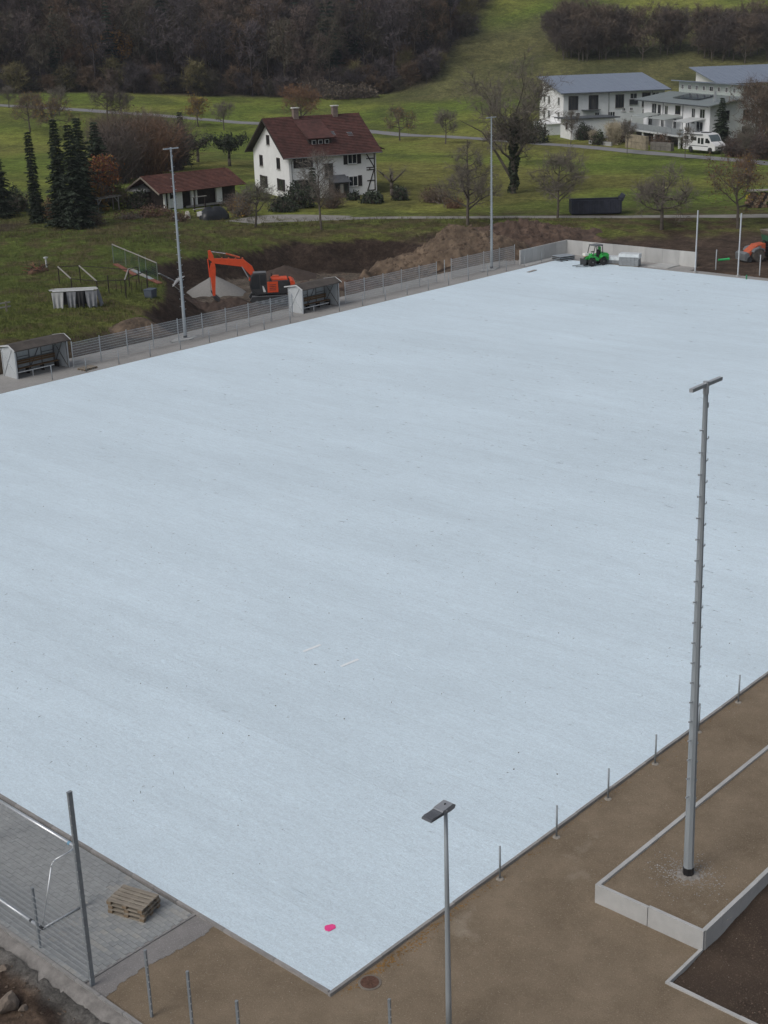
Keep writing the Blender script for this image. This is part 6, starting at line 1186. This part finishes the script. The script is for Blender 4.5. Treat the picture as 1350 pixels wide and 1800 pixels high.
# ------------------------------------------------------------------ woodland on the hillside (one mass)
wood_mat, _, _, _ = tintmat('woodland_twigs', .95, .6, .25)
NTR_ = {}
def low_tree(seed, H, W, kind):
    if kind == 'con':
        (tv, tf), (v, f) = conifer_geo(seed, H, W, .38); V = v; F = f
        keep = np.random.default_rng(seed).uniform(size=len(f)) < .55; v = v.reshape(-1, 3, 3)[keep]; c = v.mean(1, keepdims=True); v = c+(v-c)*1.9; return v.reshape(-1, 3), np.arange(len(v)*3).reshape(-1, 3)
    (V, F), (cv, cf_), tips = bare(seed, H, W, trunk=.3 if kind == 'tree' else .05, r0=.24 if kind == 'tree' else .1, env='round', n1=13, n2=5, n3=4, nt=4, twig=1.7, tw=.115, up=.8)
    F3 = np.concatenate([F[:, [0,1,2]], F[:, [0,2,3]]]); NTR_[seed] = len(V); return np.concatenate([V, cv]), np.concatenate([F3, cf_+len(V)])
protos = [low_tree(201+k, 19+2*k, 9+k, 'tree') for k in range(5)]+[low_tree(211, 20, 7, 'con'), low_tree(212, 24, 8, 'con')]+[low_tree(221+k, 6+k, 7, 'bush') for k in range(2)]
NTR = [NTR_.get(k, 0) for k in (201, 202, 203, 204, 205, 211, 212, 221, 222)]; q = np.random.default_rng(77); VV = []; FF = []; CC = []; off = 0
cols = np.array([(.115,.094,.093), (.092,.078,.084), (.13,.10,.088), (.15,.105,.075), (.105,.092,.072)])
gD, gS = np.meshgrid(np.arange(371, 545, 5.6), np.arange(-185, 75, 5.2), indexing='ij'); gD = gD.ravel()+q.uniform(-2.4, 2.4, gD.size); gS = gS.ravel()+q.uniform(-2.4, 2.4, gS.size)
ok = (forest_mask(gD, gS) > .5) & (np.abs(gS) < .36*gD+10); gD = gD[ok]; gS = gS[ok]; fx, fy = XY(gD, gS); fz = tz(fx, fy)
for i in range(len(fx)):
    edge = forest_mask(gD[i]-7, gS[i]) < .5 or forest_mask(gD[i], gS[i]+6) < .5
    if not edge and gD[i] > 480 and q.uniform() < .35: continue
    pr = q.uniform(); cn = fbm(gD[i]*.02, gS[i]*.02, 301)
    k = (7+int(q.integers(0, 2))) if edge and pr < .7 else ((5+int(q.integers(0, 2))) if pr < .10+.35*(cn > .56) else int(q.integers(0, 5)))
    v, f = protos[k]; a = q.uniform(0, 6.28); sc = q.uniform(.75, 1.15); c, s = math.cos(a)*sc, math.sin(a)*sc
    VV.append(np.stack([v[:, 0]*c-v[:, 1]*s+fx[i], v[:, 0]*s+v[:, 1]*c+fy[i], v[:, 2]*sc+fz[i]-.2], 1)); FF.append(f+off); off += len(v)
    col = cols[int(q.integers(0, 5))]*q.uniform(.75, 1.3) if k not in (5, 6) else np.array((.036,.050,.040))*q.uniform(.7, 1.3)
    if k >= 7 and q.uniform() < .4: col = np.array((.16,.14,.07))*q.uniform(.7, 1.2)
    cc = np.broadcast_to(col, v.shape).copy(); cc[:NTR[k]] *= .5; CC.append(cc)
uD, uS = np.meshgrid(np.arange(369, 420, 4.2), np.arange(-165, 70, 4.2), indexing='ij'); uD = uD.ravel()+q.uniform(-2, 2, uD.size); uS = uS.ravel()+q.uniform(-2, 2, uS.size); ok = (forest_mask(uD, uS) > .35) & (np.abs(uS) < .36*uD+10); ux, uy = XY(uD[ok], uS[ok]); uz = tz(ux, uy)
for i in range(len(ux)):
    v, f = protos[7+i % 2]; a = q.uniform(0, 6.28); sc = q.uniform(.5, 1.0); c, s = math.cos(a)*sc, math.sin(a)*sc
    VV.append(np.stack([v[:, 0]*c-v[:, 1]*s+ux[i], v[:, 0]*s+v[:, 1]*c+uy[i], v[:, 2]*sc+uz[i]-.2], 1)); FF.append(f+off); off += len(v)
    CC.append(np.broadcast_to(cols[int(q.integers(0, 5))]*q.uniform(.6, 1.0), v.shape))
wood = put('woodland', npmesh('woodland', np.concatenate(VV), np.concatenate(FF), wood_mat, False, np.concatenate(CC))); tag(wood, 'dark bare autumn woodland covering the hillside', kind='stuff')
# single trees that stand out at the foot of the wood
FT = dict(H=12, W=11, trunk=.15, r0=.2, env='round', n1=16, n2=7, n3=6, nt=5, twig=1.3, tw=.09, up=.7)
tree('ft1', dict(seed=131, **FT), mTWIG2, 205, 138, 'golden brown leafed tree glowing at the foot of the wood', name='autumn_tree', leaf=[(M('golden_brown_leaf', (.30,.16,.045), .85, 0, .4, .7), .28, 1, .85, .5)])
tree('ft2', dict(seed=132, **FT), mTWIG2, 566, 132, 'olive tinted tree bulging from the wood above the farmhouse', name='autumn_tree', leaf=[(M('olive_brown_leaf', (.10,.085,.035), .85, 0, .35, .7), .24, 1, .35, .5)], sc=1.05); tree('ft2', None, None, 655, 112, 'brownish olive tree at the corner of the wood beside the dry slope', name='autumn_tree', sc=1.15, rz=2.0); tree('ft3', dict(seed=133, **FT), mTWIG, 520, 140, 'small yellowish tree at the foot of the wood above the farmhouse', name='autumn_tree', leaf=[(mLYEL, .22, 1, .12, .4)], sc=.8)
tree('ft3', None, None, 365, 142, 'pale twiggy tree at the foot of the wood above the lane', rz=2.2, sc=.8); tree('ft4', dict(seed=134, **FT), mTWIGR, 130, 148, 'russet bare tree at the foot of the wood left of the golden tree', sc=.8)
for k, (px, py, w, h) in enumerate(((470, 163, 11, 4.5), (510, 168, 11, 5), (555, 172, 12, 5), (600, 174, 11, 4.5), (640, 172, 8, 3.5))): bush(px, py, w, h, 141+k, 'low dark brown scrub along the foot of the wood behind the farmhouse', M('scrub_leaf', (.125,.10,.075), .9, 0, .4, .6), mTWIGD, 700, .24, 400, name='scrub_bush', group='scrub along the foot of the wood')
for k in range(8): bush(20+45*k, 158-4*min(k, 4)+(k % 2)*2, 9, 3.6, 151+k, 'low scrub at the foot of the wood above the lane meadow', M('dull_scrub_leaf', (.10,.095,.055), .9, 0, .4, .6), mTWIGD, 500, .24, 260, name='scrub_bush', group='scrub at the meadow edge of the wood')

# tufts on the banks, weeds by the garden
def tufts(name, n, px0, px1, py0, py1, mat, label, l0=.15, l1=.45, w=.05):
    q = np.random.default_rng(n); X = []
    lo = at(px0, py1); P = []
    ang_ = q.uniform(0, 1, (n, 2)); px = px0+ang_[:, 0]*(px1-px0); py = py0+ang_[:, 1]*(py1-py0)
    d = cf[None]+cr[None]*((px-675)/FPX)[:, None]+cu[None]*((900-py)/FPX)[:, None]; t = (1.0-CAM[2])/d[:, 2]; X = CAM[0]+d[:, 0]*t; Y = CAM[1]+d[:, 1]*t
    ok = (pit_mask(X, Y) < .02) & (Y > 67.5); X, Y = X[ok], Y[ok]; k = 5; X = np.repeat(X, k)+q.normal(0, .15, len(X)*k); Y = np.repeat(Y, k)+q.normal(0, .15, len(Y)*k); Z = tz(X, Y)-.03
    Dv = unit(q.normal(0, .45, (len(X), 3))*np.array([1, 1, 0])+np.array([0, 0, 1.])); v, f = slivers(np.stack([X, Y, Z], 1), Dv, q.uniform(l0, l1, len(X)), np.full(len(X), w), q)
    return tag(put(name, npmesh(name, v, f, mat)), label, kind='stuff')
mGRT = M('meadow_grass_blade', (.105,.135,.032), .9, 0, .4, .25, coord='World', col2=(.16,.18,.05)); mGRD = M('rank_grass_blade', (.085,.092,.035), .9, 0, .4, .3, coord='World', col2=(.15,.125,.06))
tufts('bank_grass', 6000, -20, 420, 425, 600, mGRT, 'short grass on the garden banks'); tufts('rank_grass', 5000, -20, 1380, 385, 440, mGRD, 'rank brownish grass along the bank below the path', .15, .55, .06)

# ------------------------------------------------------------------ thin autumn haze in the valley
HZ = MB(); HZ.box((0, 0, 0), (1150, 760, 320)); hm = bpy.data.materials.new('valley_haze'); hm.use_nodes = True; nt = hm.node_tree
nt.nodes.remove(nt.nodes['Principled BSDF']); pv = nt.nodes.new('ShaderNodeVolumePrincipled'); pv.inputs['Color'].default_value = (.80,.86,.95,1); pv.inputs['Density'].default_value = .00012; pv.inputs['Anisotropy'].default_value = 0.0
nt.links.new(pv.outputs[0], nt.nodes['Material Output'].inputs['Volume'])
hx_, hy_ = XY(420, 0); hz_o = HZ.build('haze', hm, None, (hx_, hy_, 155)); hz_o.rotation_euler = (0, 0, YAW); tag(hz_o, 'thin bluish autumn haze filling the valley', kind='stuff')
